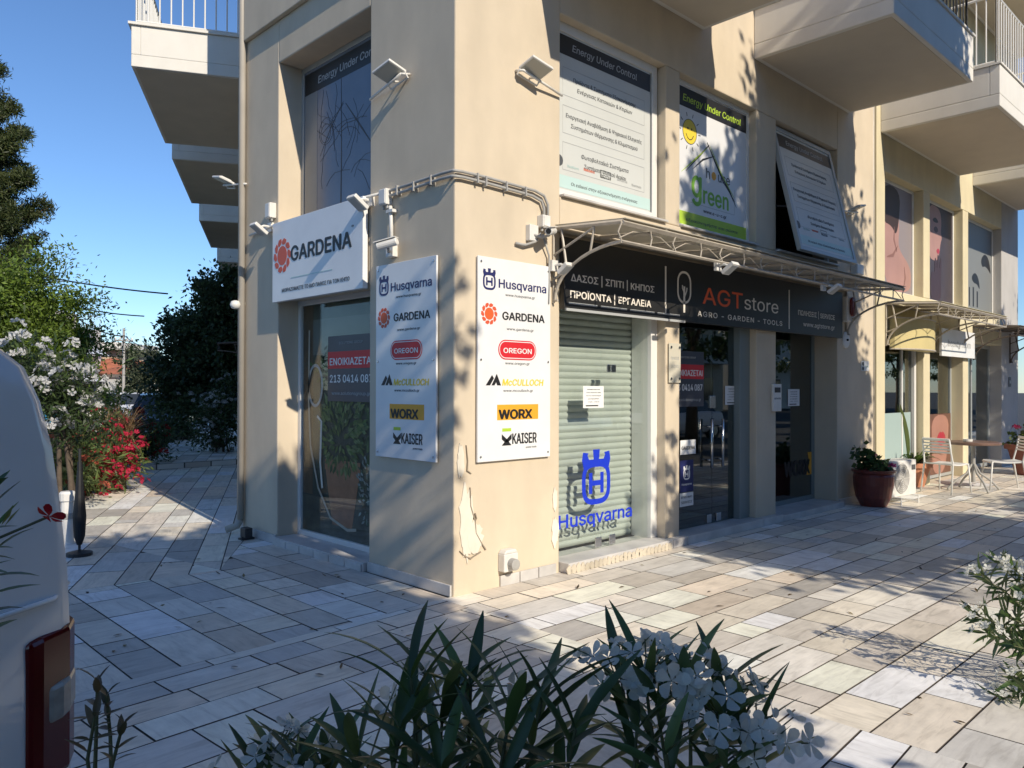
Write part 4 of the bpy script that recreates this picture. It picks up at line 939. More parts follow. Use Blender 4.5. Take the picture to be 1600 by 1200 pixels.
# conduits
r = thing('cable_conduit', 'pair of grey conduits running round the top of the corner pier', 'conduit', (0, 0, 0), 0)
def Lp(px, py, o=.03): q = FY(px, py, -o); return (q.x, q.y, q.z)
def Rp(px, py, o=.03): q = FX(px, py, -o); return (q.x, q.y, q.z)
mb = MB(); mb.tube([Lp(592, 304), Lp(640, 288), Lp(690, 271), Lp(708, 266), (-.03, -.03, Lp(711, 266)[2]), Rp(722, 268), Rp(760, 277), Rp(836, 298), Rp(850, 306), Rp(856, 320), Rp(856, 352)], .012, 8); mb.build('pipe', M['greyplastic'], r, smooth=True)
mb = MB(); mb.tube([Lp(600, 309), Lp(640, 296), Lp(690, 279), Lp(706, 275), (-.034, -.034, Lp(711, 275)[2]), Rp(724, 277), Rp(760, 286), Rp(832, 306), Rp(846, 314), Rp(850, 326), Rp(850, 354)], .012, 8); mb.build('pipe', M['greyplastic'], r, smooth=True)
for px, py in ((622, 296), (648, 290), (675, 280)): a = Lp(px, py, .03); mb = MB(); mb.box(-.05, 0, a[1] - .007, a[1] + .007, a[2] - .045, a[2] + .03); mb.build('clip', M['greyplastic'], r)
for px, py in ((745, 277), (758, 282), (790, 290), (820, 298)): a = Rp(px, py, .03); mb = MB(); mb.box(a[0] - .007, a[0] + .007, -.05, 0, a[2] - .045, a[2] + .03); mb.build('clip', M['greyplastic'], r)
r = thing('cable_conduit', 'thin pale cable dropping from the box to the camera on the shaded pier', 'conduit', (0, 0, 0), 0)
mb = MB(); mb.tube([Lp(610, 322), Lp(611, 345), Lp(612, 385)], .016, 8); mb.build('pipe', M['plastic'], r, smooth=True)
mb = MB(); a = Lp(611, 330); mb.box(-.05, 0, a[1] - .045, a[1] + .045, a[2] - .012, a[2] + .012); mb.build('clip', M['plastic'], r)
r = thing('cable_conduit', 'pale cable along the top of the flower emblem sign', 'conduit', (0, 0, 0), 0)
mb = MB(); mb.tube([Lp(390, 368), Lp(420, 356), Lp(436, 349), Lp(500, 330), Lp(560, 311), Lp(592, 303)], .012, 6); mb.build('pipe', M['plastic'], r, smooth=True)
r = thing('cable_conduit', 'tangled dark cable beside the box at the awning end', 'conduit', (0, 0, 0), 0)
mb = MB(); mb.tube([Rp(845, 365, .05), Rp(836, 378, .04), Rp(820, 383, .03), Rp(806, 380, .02)], .012, 6); mb.tube([Rp(848, 366, .05), Rp(858, 400, .03), Rp(858, 440, .03), Rp(857, 475, .03)], .009, 6); mb.build('pipe', M['greyplastic'], r, smooth=True)
# siren, number plate, intercoms, meter plate, vent
p = FX(1320, 484, 0); r = thing('alarm_siren', 'dark red and white alarm siren at the right end of the fascia sign', 'alarm', (p.x, 0, p.z), 0)
mb = MB(); mb.box(-.13, .13, -.09, 0, -.17, .17); mb.build('body', M['plastic'], r, bevel=.02); mb = MB(); mb.prism(rrect(0, .03, .15, .26, .07), -.13, -.0905); mb.build('lens', M['redplastic'], r, bevel=.02)
p = FX(1320, 515, 0); r = thing('junction_box', 'round white cover disc under the alarm siren', 'cover', (p.x, 0, p.z - .14), 0)
mb = MB(); mb.lathe([(.11, 0), (.11, .02), (.09, .03)], 20, Matrix.Rotation(math.pi / 2, 4, 'X')); mb.build('lid', M['plastic'], r); mb = MB(); mb.lathe([(.015, .031), (.015, .05)], 10, Matrix.Rotation(math.pi / 2, 4, 'X')); mb.build('knob', M['black'], r)
p = FX(1351, 572, 0); r = thing('wall_plate', 'small white plate with two dark dots on the wide pillar', 'sign', (p.x, -.002, p.z), 0)
board(r, -.13, .13, -.07, .07, .008, M['signwhite']); flat(r, [disc(-.08, .03, .03, 14), disc(-.08, -.035, .03, 14)], M['black'], -.0085); text(r, 'ΓΙΑΤΡΟΣ', .05, -.02, .12, .035, M['teal'], -.0085, .01)
p = FX(1211, 620, 0); r = thing('intercom', 'white intercom with dark screen on the pillar right of the double door', 'intercom', (p.x, -.002, p.z), 0)
board(r, -.10, .10, -.17, .15, .03, M['plastic'], .008); flat(r, [rect(-.07, .07, .05, .11)], M['black'], -.0305, name='screen')
text(r, 'ΚΟΥΔΟΥΝΙ', 0, -.03, .14, .03, M['greytext'], -.0305)
p = FX(1052, 565, 0); r = thing('wall_plate', 'clear acrylic plate with four screws on the narrow pillar', 'sign', (p.x, -.012, p.z), 0)
board(r, -.10, .10, -.21, .18, .008, mat('acrylic', (.60, .56, .46), .2, spec=.6)); mb = MB()
for sx in (-.07, .07):
    for z in (-.17, .14): mb.lathe([(.014, 0), (.014, .02)], 10, Matrix.Translation((sx, .003, z)) @ Matrix.Rotation(math.pi / 2, 4, 'X'))
mb.build('screw', M['steel'], r); text(r, 'ΠΩΛΗΣΕΙΣ', 0, .02, .14, .04, M['silver'], -.0085); text(r, 'SERVICE', 0, -.06, .13, .04, M['silver'], -.0085)
p = FX(1579, 588, 0); r = thing('wall_plate', 'small dark house number plate on the grey end pier', 'sign', (14.7, -.002, 1.7), 0)
board(r, -.08, .08, -.1, .1, .01, M['greytext']); text(r, '58', 0, -.03, .1, .08, M['white'], -.0105, .01)
p = FX(798, 893, 0); r = thing('wall_socket_box', 'weathered white outdoor tap box low on the sunlit pier', 'box', (.52, 0, .10), 0)
mb = MB(); mb.box(-.075, .075, -.075, 0, .02, .16); mb.prism([(-.075, .16), (.075, .16), (.05, .19), (-.05, .19)], -.075, 0); mb.build('body', M['plastic'], r, bevel=.008)
mb = MB(); mb.lathe([(.045, 0), (.045, .05), (.03, .055)], 16, Matrix.Translation((.0, -.076, .08)) @ Matrix.Rotation(math.pi / 2, 4, 'X')); mb.build('cover', M['greyplastic'], r, smooth=False)
r = thing('wall_lamp', 'small round white lamp on the far downpipe corner', 'lamp', (-.10, 3.48, 2.42), LF)
mb = MB(); mb.lathe([(.015, -.045), (.042, -.036), (.058, 0), (.042, .036), (.015, .045)], 16); mb.build('globe', M['plastic'], r, smooth=True); mb = MB(); mb.tube([(0, 0, 0), (0, .1, .02)], .02, 8); mb.build('bracket', M['greyplastic'], r)
r = thing('floor_spotlight', 'small black spotlight on the ground by the far downpipe', 'lamp', (-.10, 3.16, 0.0), LF)
mb = MB(); mb.box(-.06, .06, -.06, .02, .02, .12); mb.build('head', M['dark'], r, bevel=.008); mb = MB(); mb.box(-.04, .04, -.09, .05, 0, .02); mb.build('base', M['dark'], r)

# ------------------------------------------------------------------ cafe furniture, pots and air conditioner
def chair(label, loc, rz):
    r = thing('cafe_chair', label, 'chair', loc, rz, 'white metal cafe chairs')
    for sx in (-1, 1):
        f = MB(); f.tube([(sx * .24, -.25, 0), (sx * .215, -.21, .44)], .013, 8); f.build('leg', M['whitealu'], r, smooth=True)
        f = MB(); f.tube([(sx * .23, .27, 0), (sx * .215, .20, .45), (sx * .205, .24, .62), (sx * .20, .27, .80)], .013, 8); f.build('leg', M['whitealu'], r, smooth=True)
    s = MB(); n = 8; vs = []; 
    for k in range(n + 1):
        y = -.24 + .46 * k / n; z = .452 - .02 * math.sin(math.pi * k / n) - (.025 if k == 0 else 0); vs += [(-.215, y, z), (.215, y, z), (.215, y, z - .022), (-.215, y, z - .022)]
    s.add(vs, [(4 * k, 4 * k + 1, 4 * k + 5, 4 * k + 4) for k in range(n)] + [(4 * k + 2, 4 * k + 3, 4 * k + 7, 4 * k + 6) for k in range(n)] + [(4 * k + 1, 4 * k + 2, 4 * k + 6, 4 * k + 5) for k in range(n)] + [(4 * k + 3, 4 * k, 4 * k + 4, 4 * k + 7) for k in range(n)] + [(0, 3, 2, 1), (4 * n, 4 * n + 1, 4 * n + 2, 4 * n + 3)])
    s.build('seat', M['whitealu'], r, bevel=.006)
    b = MB(); b.tube([(-.20, .272, .81), (.20, .272, .81)], .013, 8)
    for k in range(5): z = .60 + k * .045; b.box(-.20, .20, .235 + (z - .6) * .18, .243 + (z - .6) * .18, z, z + .026)
    b.build('backrest', M['whitealu'], r)
    return r
c0 = chair('white cafe chair with slatted back left of the table', (9.15, -.52, 0), R(78))
c1 = dup(c0, (10.25, -1.0, 0), R(210), 'white cafe chair right of the table with its seat towards the street')
r = thing('cafe_table', 'round brown cafe table on a splayed metal pedestal', 'table', (9.75, -.72, 0), 0)
mb = MB(); mb.lathe([(.0, .70), (.36, .70), (.375, .71), (.375, .735), (.36, .745), (0, .745)], 32); mb.build('tabletop', M['table'], r)
mb = MB(); mb.tube([(0, 0, .12), (0, 0, .70)], .03, 10); mb.lathe([(.12, .69), (.12, .699)], 14); mb.build('pedestal', M['greyplastic'], r)
for k in range(4):
    a = R(45 + 90 * k); c, s = math.cos(a), math.sin(a); f = MB(); f.tube([(.02 * c, .02 * s, .40), (.10 * c, .10 * s, .26), (.26 * c, .26 * s, .15), (.38 * c, .38 * s, .03), (.39 * c, .39 * s, 0)], .016, 8); f.build('leg', M['greyplastic'], r, smooth=True)
r = thing('ashtray', 'small pale ashtray on the brown cafe table', 'ashtray', (9.55, -.70, .746), 0)
mb = MB(); mb.lathe([(.05, 0), (.065, .01), (.065, .045), (.058, .045), (.05, .015)], 18); mb.build('bowl', M['plastic'], r); mb = MB(); mb.lathe([(.052, .012), (.052, .016)], 14); mb.build('ash', M['greyplastic'], r)
r = thing('air_conditioner', 'white air conditioner outdoor unit with round fan grille on the pavement', 'air conditioner', (7.46, -.40, 0), R(-6)); r.scale = (.86, .86, .86)
mb = MB(); mb.box(-.40, .40, -.15, .15, .12, .68); mb.build('casing', M['plastic'], r, bevel=.015)
fm = Matrix.Translation((-.08, -.151, .40)) @ Matrix.Rotation(math.pi / 2, 4, 'X')
mb = MB(); mb.lathe([(.235, 0), (.235, .006)], 32, fm); mb.build('fan_recess', M['greyplastic'], r)
mb = MB()
for k in range(1, 8): mb.tube([fm @ Vector((.032 * k * math.cos(t), .032 * k * math.sin(t), .012)) for t in [2 * math.pi * q / 28 for q in range(29)]], .0035, 4)
for k in range(8): a = math.pi * k / 4; mb.tube([fm @ Vector((.02 * math.cos(a), .02 * math.sin(a), .014)), fm @ Vector((.23 * math.cos(a), .23 * math.sin(a), .014))], .004, 4)
mb.build('fan_grille', M['plastic'], r)
mb = MB()
for k in range(14): mb.box(-.408, -.401, -.11, .11, .2 + k * .03, .212 + k * .03)
mb.box(-.404, -.4, -.12, .12, .19, .62); mb.build('side_grille', M['dark'], r)
mb = MB(); mb.box(.24, .36, -.156, -.151, .52, .60); mb.build('label_plate', M['greytext'], r)
for sx in (-.28, .28):
    f = MB(); f.tube([(sx, -.24, .03), (sx, .2, .03)], .014, 6); f.tube([(sx, -.24, 0), (sx, -.24, .12), (sx, -.1, .12)], .012, 6); f.tube([(sx, .2, 0), (sx, .2, .12), (sx, .1, .12)], .012, 6); f.build('foot_bracket', M['whitealu'], r)
# ------------------------------------------------------------------ plants
def leaf(mb, p, d, n, L, W, col, seg=3, fold=.35, curve=.0, prof=None):
    d = d.normalized(); s = d.cross(n); s = s.normalized() if s.length > 1e-5 else d.orthogonal().normalized(); n = s.cross(d)
    vs = []; c = p.copy(); dd = d.copy(); st = L / seg
    for k in range(seg + 1):
        t = k / seg; w_ = W * (math.sin(math.pi * min(1, (t * .94 + .05)) ** .85) ** .8) if 0 < k < seg else W * .08
        up = n * (fold * w_); vs += [c - s * w_ + up, c.copy(), c + s * w_ + up]
        dd = (dd - n * (curve / seg)).normalized(); n = s.cross(dd); c = c + dd * st
    fs = []
    for k in range(seg): a = 3 * k; fs += [(a, a + 1, a + 4, a + 3), (a + 1, a + 2, a + 5, a + 4)]
    mb.add(vs, fs, col)
def flower(mb, p, n, r, col, rg, five=5):
    n = n.normalized(); a = n.orthogonal().normalized(); b = n.cross(a); ph = rg.uniform(0, 6.28)
    for k in range(five):
        t = ph + 2 * math.pi * k / five; d = a * math.cos(t) + b * math.sin(t); s = -a * math.sin(t) + b * math.cos(t)
        q = rg.uniform(.88, 1.08); cu = rg.uniform(.05, .3)
        P = [p + d * (r * q * u) + s * (r * q * v) + n * (r * (cu * u * u + .10 * u - .5 * v * v)) for u, v in ((0, 0), (.22, -.10), (.48, -.27), (.74, -.36), (.96, -.24), (1.04, .02), (.98, .26), (.78, .40), (.5, .30), (.24, .12))]
        k_ = rg.uniform(.86, 1.04); cc = tuple(min(.9, c * k_) for c in col); m_ = p + d * (r * q * .55) + n * (r * cu * .2)
        mb.add(P + [m_], [(10, a_, (a_ + 1) % 10) for a_ in range(10)], cc)
def rv(rg): return Vector((rg.gauss(0, 1), rg.gauss(0, 1), rg.gauss(0, 1))).normalized()
GRN = [(.065, .12, .032), (.09, .15, .04), (.05, .09, .03), (.13, .18, .055), (.07, .115, .045)]
def oleander(label, base, tips, L, W, fcol=None, fl=0, seed=1, seg=4, group=None, cat='oleander', name='oleander_bush', fr=.024, frac=.65, step=.035, cols=GRN, stem_r=.006, per=3, only=None, rise=.75):
    rg = random.Random(seed); r = thing(name, label, cat, base, 0, group); b = Vector(base)
    st, lf, fw = MB(), MB(), MB()
    for i, tp in enumerate(tips):
        tp = Vector(tp) - b; root = Vector((tp.x * .25 + rg.uniform(-.05, .05), tp.y * .25 + rg.uniform(-.05, .05), 0))
        P = []; n = 8
        for k in range(n + 1):
            t = k / n; P.append(root.lerp(tp, t) + Vector((0, 0, .10 * math.sin(math.pi * t) * tp.z)) + Vector((rg.gauss(0, .006), rg.gauss(0, .006), 0)))
        st.tube(P, [stem_r * (1.4 - .9 * k / n) for k in range(n + 1)], 5)
        ln = sum((P[k + 1] - P[k]).length for k in range(n)); m = max(3, int(ln * frac / step))
        for q in range(m):
            t = 1 - frac * (q / m); f = t * n; k = min(n - 1, int(f)); c = P[k].lerp(P[k + 1], f - k); ax = (P[k + 1] - P[k]).normalized()
            a = ax.orthogonal().normalized(); bb = ax.cross(a); ph = rg.uniform(0, 6.28)
            for h in range(per):
                th = ph + 2 * math.pi * h / per + rg.uniform(-.3, .3); o = a * math.cos(th) + bb * math.sin(th)
                u = rise * rg.uniform(.4, 1.4) if q > 1 else 1.6; d = (o + ax * u).normalized()
                cc = rg.choice(cols); kk = rg.uniform(.75, 1.25)
                leaf(lf, c, d, (ax - d * ax.dot(d)), L * rg.uniform(.65, 1.1), W * rg.uniform(.8, 1.15), tuple(x * kk for x in cc), seg, .3, rg.uniform(.1, .7))
        if fcol and (only is None or i in only):
            for q in range(fl):
                v = rv(rg); v.z = abs(v.z) * .8 + .15; c = tp + Vector((v.x * .075, v.y * .075, v.z * .06 + .0)) * (fr / .024); st.tube([tp, c], .0016, 4)
                flower(fw, c, (v + Vector((0, 0, .3)) + rv(rg) * .5), fr * rg.uniform(.8, 1.1), fcol, rg)
            for q in range(5):
                v = rv(rg); v.z = abs(v.z) + .4; c = tp + v.normalized() * .06 * (fr / .024); leaf(fw, tp + (c - tp) * .4, c - tp, rv(rg), .03 * fr / .024, .003, (.30, .34, .14), 2)
    st.build('stem', M['stem'], r); lf.build('foliage', M['gloss_leaf'], r, smooth=True)
    if fcol: fw.build('blossom', M['petal'], r)
    return r
WHT = (.86, .86, .80)
# the hedge at the photographer's feet
fg = [(505, 1150, 1.5), (560, 1120, 1.45), (622, 1080, 1.40), (645, 1000, 1.45), (690, 1040, 1.5), (735, 1010, 1.52), (800, 1055, 1.42), (850, 1040, 1.45), (905, 1075, 1.40), (700, 1150, 1.34), (780, 1160, 1.32)]
T = [AT(p[0], p[1] + 62, p[2]) for p in fg]; b = AT(700, 1100, 1.42)
oleander('dark green oleander with white buds at the centre of the foreground hedge', (b.x, b.y, 0), T, .19, .0115, WHT, 2, 21, 7, 'white oleanders in the hedge nearest the camera', only=(5, 4, 0), frac=.28, step=.05, fr=.032)
fg = [(965, 1040, 1.52), (1010, 1030, 1.5), (1030, 1075, 1.46), (1075, 1050, 1.5), (1110, 1060, 1.52), (1130, 1105, 1.45), (1165, 1100, 1.48), (1185, 1140, 1.45), (985, 1120, 1.42), (1050, 1150, 1.38), (1130, 1180, 1.38)]
T = [AT(p[0], p[1] + 25, p[2]) for p in fg]; b = AT(1080, 1100, 1.45)
oleander('white flowering oleander right of the bud covered one in the foreground hedge', (b.x, b.y, 0), T, .16, .0105, WHT, 11, 22, 7, 'white oleanders in the hedge nearest the camera', only=(0, 1, 3, 4, 5, 7), frac=.24, step=.06, fr=.029)
T = [AT(425, 1190, 1.5), AT(462, 1200, 1.46), AT(500, 1215, 1.5), AT(400, 1215, 1.5)]; b = AT(450, 1230, 1.48)
oleander('small white flowered oleander at the lower left end of the foreground hedge', (b.x, b.y, 0), T, .12, .010, WHT, 6, 26, 6, 'white oleanders in the hedge nearest the camera', only=(0, 1, 3), frac=.2, step=.06, fr=.026)
# right-hand oleander standing in the sun
fg = [(1535, 900, 4.2), (1560, 880, 4.3), (1590, 890, 4.2), (1525, 960, 4.1), (1545, 990, 4.0), (1570, 960, 4.1), (1600, 930, 4.1), (1625, 900, 4.2), (1600, 1000, 4.0), (1640, 960, 4.1), (1585, 1060, 3.9), (1565, 1090, 3.9), (1610, 1080, 3.8), (1640, 1040, 3.9), (1600, 1130, 3.8), (1680, 980, 4.0), (1660, 1100, 3.8), (1585, 1010, 3.9)]
T = [AT(*p) for p in fg]
oleander('white oleander bush at the right edge leaning over the sunny paving', (1.55, -3.72, 0), T, .12, .010, WHT, 8, 23, 3, frac=.5, step=.03, only=(0, 1, 2, 3, 4, 6, 7, 10, 11, 13))
# red oleander twig at the left edge and a dry stalk
T = [AT(-22, 775, .95), AT(-45, 790, .95), AT(-12, 845, .92), AT(-70, 760, .95)]
oleander('red flowered oleander branch at the left edge in front of the van', (T[1].x - .05, T[1].y - .15, -.14), T, .055, .006, (.50, .012, .018), 1, 24, 5, cat='oleander', only=(2,), fr=.02, frac=.12, step=.03, rise=.3)
T = [AT(150, 1065, 1.5), AT(175, 1085, 1.52), AT(140, 1120, 1.45), AT(185, 1130, 1.5)]
b = AT(150, 1160, 1.48)
oleander('dry brown oleander stalk beside the tail light of the van', (b.x, b.y, 0), T, .05, .007, None, 0, 25, 4, cat='dry stalk', name='dry_stalk', frac=.14, step=.03, cols=[(.16, .12, .06), (.13, .10, .06), (.09, .09, .05)], per=2)

def crown(N, blobs, leafL, leafW, cols, seed, clump=.35, nc=None, droop=0, shell=.55):
    rs = np.random.default_rng(seed); tot = sum(b[1][0] * b[1][1] * b[1][2] for b in blobs); V = []; C = []
    for cen, rad in blobs:
        n = int(N * rad[0] * rad[1] * rad[2] / tot); k = max(4, int((nc or 60) * rad[0] * rad[1] * rad[2] / tot))
        u = rs.normal(size=(k, 3)); u /= np.linalg.norm(u, axis=1)[:, None]; q = (shell + (1 - shell) * rs.random(k)) ; q[rs.random(k) < .25] *= .5
        cc = np.array(cen) + u * np.array(rad) * q[:, None]; own = rs.integers(0, k, n); sz = clump * rs.uniform(.6, 1.3, k)
        p = cc[own] + rs.normal(size=(n, 3)) * (sz[own] * .55)[:, None] * np.array([1, 1, .75])
        tone = rs.uniform(.75, 1.25, k)[own] * rs.uniform(.75, 1.25, n); ci = rs.integers(0, len(cols), n); col = np.array(cols)[ci] * tone[:, None]
        d = rs.normal(size=(n, 3)) + (p - np.array(cen)) / np.array(rad) * .8; d[:, 2] -= droop; d /= np.linalg.norm(d, axis=1)[:, None]
        s = np.cross(d, rs.normal(size=(n, 3)) + np.array([0, 0, .8])); s /= np.linalg.norm(s, axis=1)[:, None] + 1e-9
        L = leafL * rs.uniform(.6, 1.3, n)[:, None]; W = leafW * rs.uniform(.7, 1.2, n)[:, None]
        V.append(np.stack([p, p + d * L * .45 - s * W, p + d * L, p + d * L * .45 + s * W], 1)); C.append(col)
    return np.concatenate(V).reshape(-1, 3), np.concatenate(C)
def leafmesh(name, V, C, m, parent):
    n = len(V) // 4; me = bpy.data.meshes.new(name); me.vertices.add(len(V)); me.vertices.foreach_set('co', V.astype(np.float32).ravel())
    me.loops.add(n * 4); me.loops.foreach_set('vertex_index', np.arange(n * 4, dtype=np.int32)); me.polygons.add(n)
    me.polygons.foreach_set('loop_start', np.arange(0, n * 4, 4, dtype=np.int32)); me.update(calc_edges=True)
    a = me.color_attributes.new('Col', 'FLOAT_COLOR', 'CORNER'); cc = np.ones((n * 4, 4), np.float32); cc[:, :3] = np.repeat(C, 4, 0); a.data.foreach_set('color', cc.ravel())
    me.materials.append(m); o = bpy.data.objects.new(name, me); COL.objects.link(o); o.parent = parent; return o
DK = [(.055, .09, .034), (.075, .115, .045), (.04, .07, .03), (.10, .135, .06)]
BR = [(.085, .135, .026), (.11, .16, .03), (.06, .10, .022), (.075, .12, .03)]
OL = [(.11, .13, .075), (.085, .105, .06), (.13, .15, .09), (.065, .085, .05)]
PN = [(.070, .095, .030), (.09, .11, .035), (.045, .07, .025), (.10, .12, .05)]
def tree(name, label, loc, blobs, N, lL, lW, cols, seed, trunk=.14, cat='tree', group=None, nc=60, clump=.4, limbs=6, blossom=None, trunks=None, droop=0, shell=.55):
    r = thing(name, label, cat, loc, 0, group); rg = random.Random(seed)
    t = MB(); top = Vector(blobs[0][0])
    for (tx_, ty_) in (trunks or [(0, 0)]):
        h = top.z - blobs[0][1][2] * .5
        P = [Vector((tx_, ty_, 0)), Vector((tx_ * .9 + top.x * .2 + rg.gauss(0, .04), ty_ * .9 + top.y * .2, h * .35)), Vector((tx_ * .6 + top.x * .5, ty_ * .6 + top.y * .5, h * .7)), Vector((top.x, top.y, top.z))]
        t.tube(P, [trunk * 1.25, trunk, trunk * .8, trunk * .3], 9)
    for k in range(limbs):
        c, rad = blobs[k % len(blobs)]; v = rv(rg); v.z = abs(v.z) * .6; e = Vector(c) + Vector((v.x * rad[0] * .75, v.y * rad[1] * .75, v.z * rad[2] * .7)); s = P[1].lerp(P[3], rg.uniform(.2, .8))
        t.tube([s, s.lerp(e, .5) + Vector((0, 0, .12)), e], [trunk * .45, trunk * .28, trunk * .08], 6)
    t.build('trunk', M['bark'], r, smooth=True)
    V, C = crown(N, blobs, lL, lW, cols, seed, clump, nc, droop, shell); leafmesh('crown', V, C, M['leaf'], r)
    if blossom:
        fb = MB(); bc, nb, rr = blossom; idx = np.random.default_rng(seed + 5).integers(0, len(V) // 4, nb)
        for i in idx:
            c = Vector(V[i * 4 + 2])
            for q in range(5):
                v = rv(rg); v.z = abs(v.z); flower(fb, c + v * rr * 1.4, v + Vector((0, 0, .4)), rr, bc, rg)
        fb.build('blossom', M['petal'], r)
    return r
def at0(px, py, z=0): p = GR(px, py, z); return (p.x, p.y, z)
def dep(px, d, z=0):
    p = AT(px, 606, d); return (p.x, p.y, z)
def bl(d, lst):        # blobs given as (px offset m, z, rx, rz) around a tree
    return lst
# street planting on the left
tree('oleander_tree', 'white flowering oleander tree with several dark stems behind the van', dep(112, 9.2), [((-.1, .1, 1.55), (.42, .5, .45)), ((.20, -.1, 1.15), (.30, .35, .40)), ((-.45, .3, 1.75), (.35, .4, .35))], 3000, .13, .014, [(.05, .08, .03), (.07, .11, .035), (.035, .055, .025)], 31, .03, 'oleander', None, 60, .28, 6, ((.78, .78, .78), 85, .05), trunks=[(0, 0), (-.10, .05), (.09, .05)])
tree('acacia_tree', 'bright green feathery tree above the white oleander tree', dep(30, 13.5), [((0, 0, 2.75), (1.2, 1.1, 1.15)), ((.5, -.4, 2.1), (.75, .8, .7)), ((-.9, .6, 2.4), (1.2, 1.1, 1.1))], 52000, .08, .017, [(.13, .20, .03), (.16, .23, .035), (.09, .15, .025), (.12, .18, .04)], 32, .09, nc=90, clump=.4, droop=.2)
def pine(label, loc, H, R_, seed):
    r = thing('pine_tree', label, 'pine tree', loc, 0); rg = random.Random(seed); rs = np.random.default_rng(seed)
    t = MB(); t.tube([(0, 0, 0), (.1, 0, H * .4), (0, .1, H * .8), (0, 0, H)], [.22, .18, .10, .02], 10); Vs = []; Cs = []
    k = 0; z = H * .22
    while z < H:
        f = (H - z) / (H * .78); ln = R_ * (.25 + .75 * f) * rg.uniform(.7, 1.1); a = k * 2.4 + rg.uniform(-.4, .4); k += 1
        d = Vector((math.cos(a), math.sin(a), 0)); e = Vector((0, 0, z)) + d * ln + Vector((0, 0, ln * .30)); mid = Vector((0, 0, z)) + d * ln * .55 + Vector((0, 0, .02 * ln))
        t.tube([(0, 0, z), mid, e], [.05, .035, .012], 5)
        for q in range(30):
            s = rg.uniform(.25, 1.05); c = Vector((0, 0, z)).lerp(mid, s * 2) if s < .5 else mid.lerp(e, (s - .5) * 2)
            c = c + Vector((rg.gauss(0, .12), rg.gauss(0, .12), rg.gauss(.05, .10))) * (.5 + ln * .4); n = 70
            u = rs.normal(size=(n, 3)); u[:, 2] += .5; u /= np.linalg.norm(u, axis=1)[:, None]; p = np.array(c) + rs.normal(size=(n, 3)) * .07
            s_ = np.cross(u, rs.normal(size=(n, 3))); s_ /= np.linalg.norm(s_, axis=1)[:, None]; L = rs.uniform(.10, .20, n)[:, None]
            Vs.append(np.stack([p, p + u * L * .5 - s_ * .014, p + u * L, p + u * L * .5 + s_ * .014], 1)); Cs.append(np.array(PN)[rs.integers(0, 4, n)] * rs.uniform(.6, 1.2) * rs.uniform(.8, 1.2, n)[:, None])
        z += rg.uniform(.10, .20)
    t.build('trunk', M['bark'], r, smooth=True); leafmesh('crown', np.concatenate(Vs).reshape(-1, 3), np.concatenate(Cs), M['leaf'], r); return r
p = AT(-38, 606, 20); pine('tall pine tree at the left edge of the street', (p.x, p.y, -.1), 9.8, 2.4, 33)
def shrub(label, loc, blobs, N, lL, lW, cols, seed, blossom=None, cat='shrub', name='flowering_shrub', group=None, clump=.22, nc=60):
    return tree(name, label, loc, blobs, N, lL, lW, cols, seed, .02, cat, group, nc, clump, 8, blossom, trunks=[(0, 0), (.15, .1), (-.15, .05)])
RED = (.68, .045, .11)
p = at0(178, 772); shrub('sunlit shrub with crimson flowers where the paving narrows', (p[0] - .1, p[1] + .35, 0), [((.0, 0, .42), (.55, .55, .42)), ((-.35, .1, .38), (.42, .4, .36)), ((.1, .3, .72), (.45, .4, .34))], 3600, .11, .013, [(.10, .15, .04), (.13, .17, .05), (.07, .11, .03), (.16, .15, .06)], 34, (RED, 360, .038))
p = dep(112, 10.6); shrub('pale green oleander with narrow leaves behind the white tree stems', p, [((0, 0, .75), (.38, .38, .5)), ((.1, .1, .4), (.4, .4, .35))], 1500, .16, .015, [(.14, .19, .06), (.11, .15, .05), (.17, .21, .08)], 35, ((.58, .16, .10), 16, .04), cat='oleander', name='oleander_bush')
p = dep(186, 11.9)
r = thing('dry_grass', 'tuft of drooping straw coloured dry grass above the crimson shrub', 'grass tuft', (p[0], p[1], .30), 0); mb = MB(); rg = random.Random(36)
for k in range(420):
    a = rg.uniform(0, 6.28); q = rg.uniform(.1, .55); d = Vector((math.cos(a) * q, math.sin(a) * q, 1)); cc = rg.choice([(.30, .20, .11), (.24, .16, .09), (.36, .26, .15)]); leaf(mb, Vector((rg.gauss(0, .09), rg.gauss(0, .09), rg.uniform(.05, .45))), d, Vector((math.cos(a), math.sin(a), .2)) * -1, rg.uniform(.5, .75), .007, cc, 5, .2, rg.uniform(-2.2, -1.0))
mb.build('blades', M['leaf'], r); mb = MB(); mb.lathe([(.12, -.3), (.09, .1), (.03, .4)], 9); mb.build('clump_base', M['stem'], r)
p = dep(220, 15.2); shrub('dark shaded shrub with deep red flowers in front of the parked dark car', (p[0], p[1], .05), [((0, 0, .62), (.5, .55, .46)), ((-.3, .3, .40), (.42, .42, .33)), ((.12, -.12, .30), (.36, .36, .26))], 3000, .11, .016, DK, 37, ((.36, .015, .02), 60, .05), clump=.28)
p = dep(350, 17.5); shrub('dark jasmine shrub speckled with white blossoms beside the wing wall', (p[0], p[1], .1), [((0, 0, .95), (.72, .7, .80)), ((-.12, .12, .45), (.5, .5, .4))], 4200, .09, .02, DK, 38, ((.60, .60, .58), 120, .038), clump=.28)
p = dep(180, 24); shrub('small yellow green shrub under the red roofed house', (p[0], p[1], -.1), [((0, 0, .9), (.5, .5, .8))], 900, .14, .03, [(.22, .25, .04), (.16, .2, .04)], 39, clump=.25)
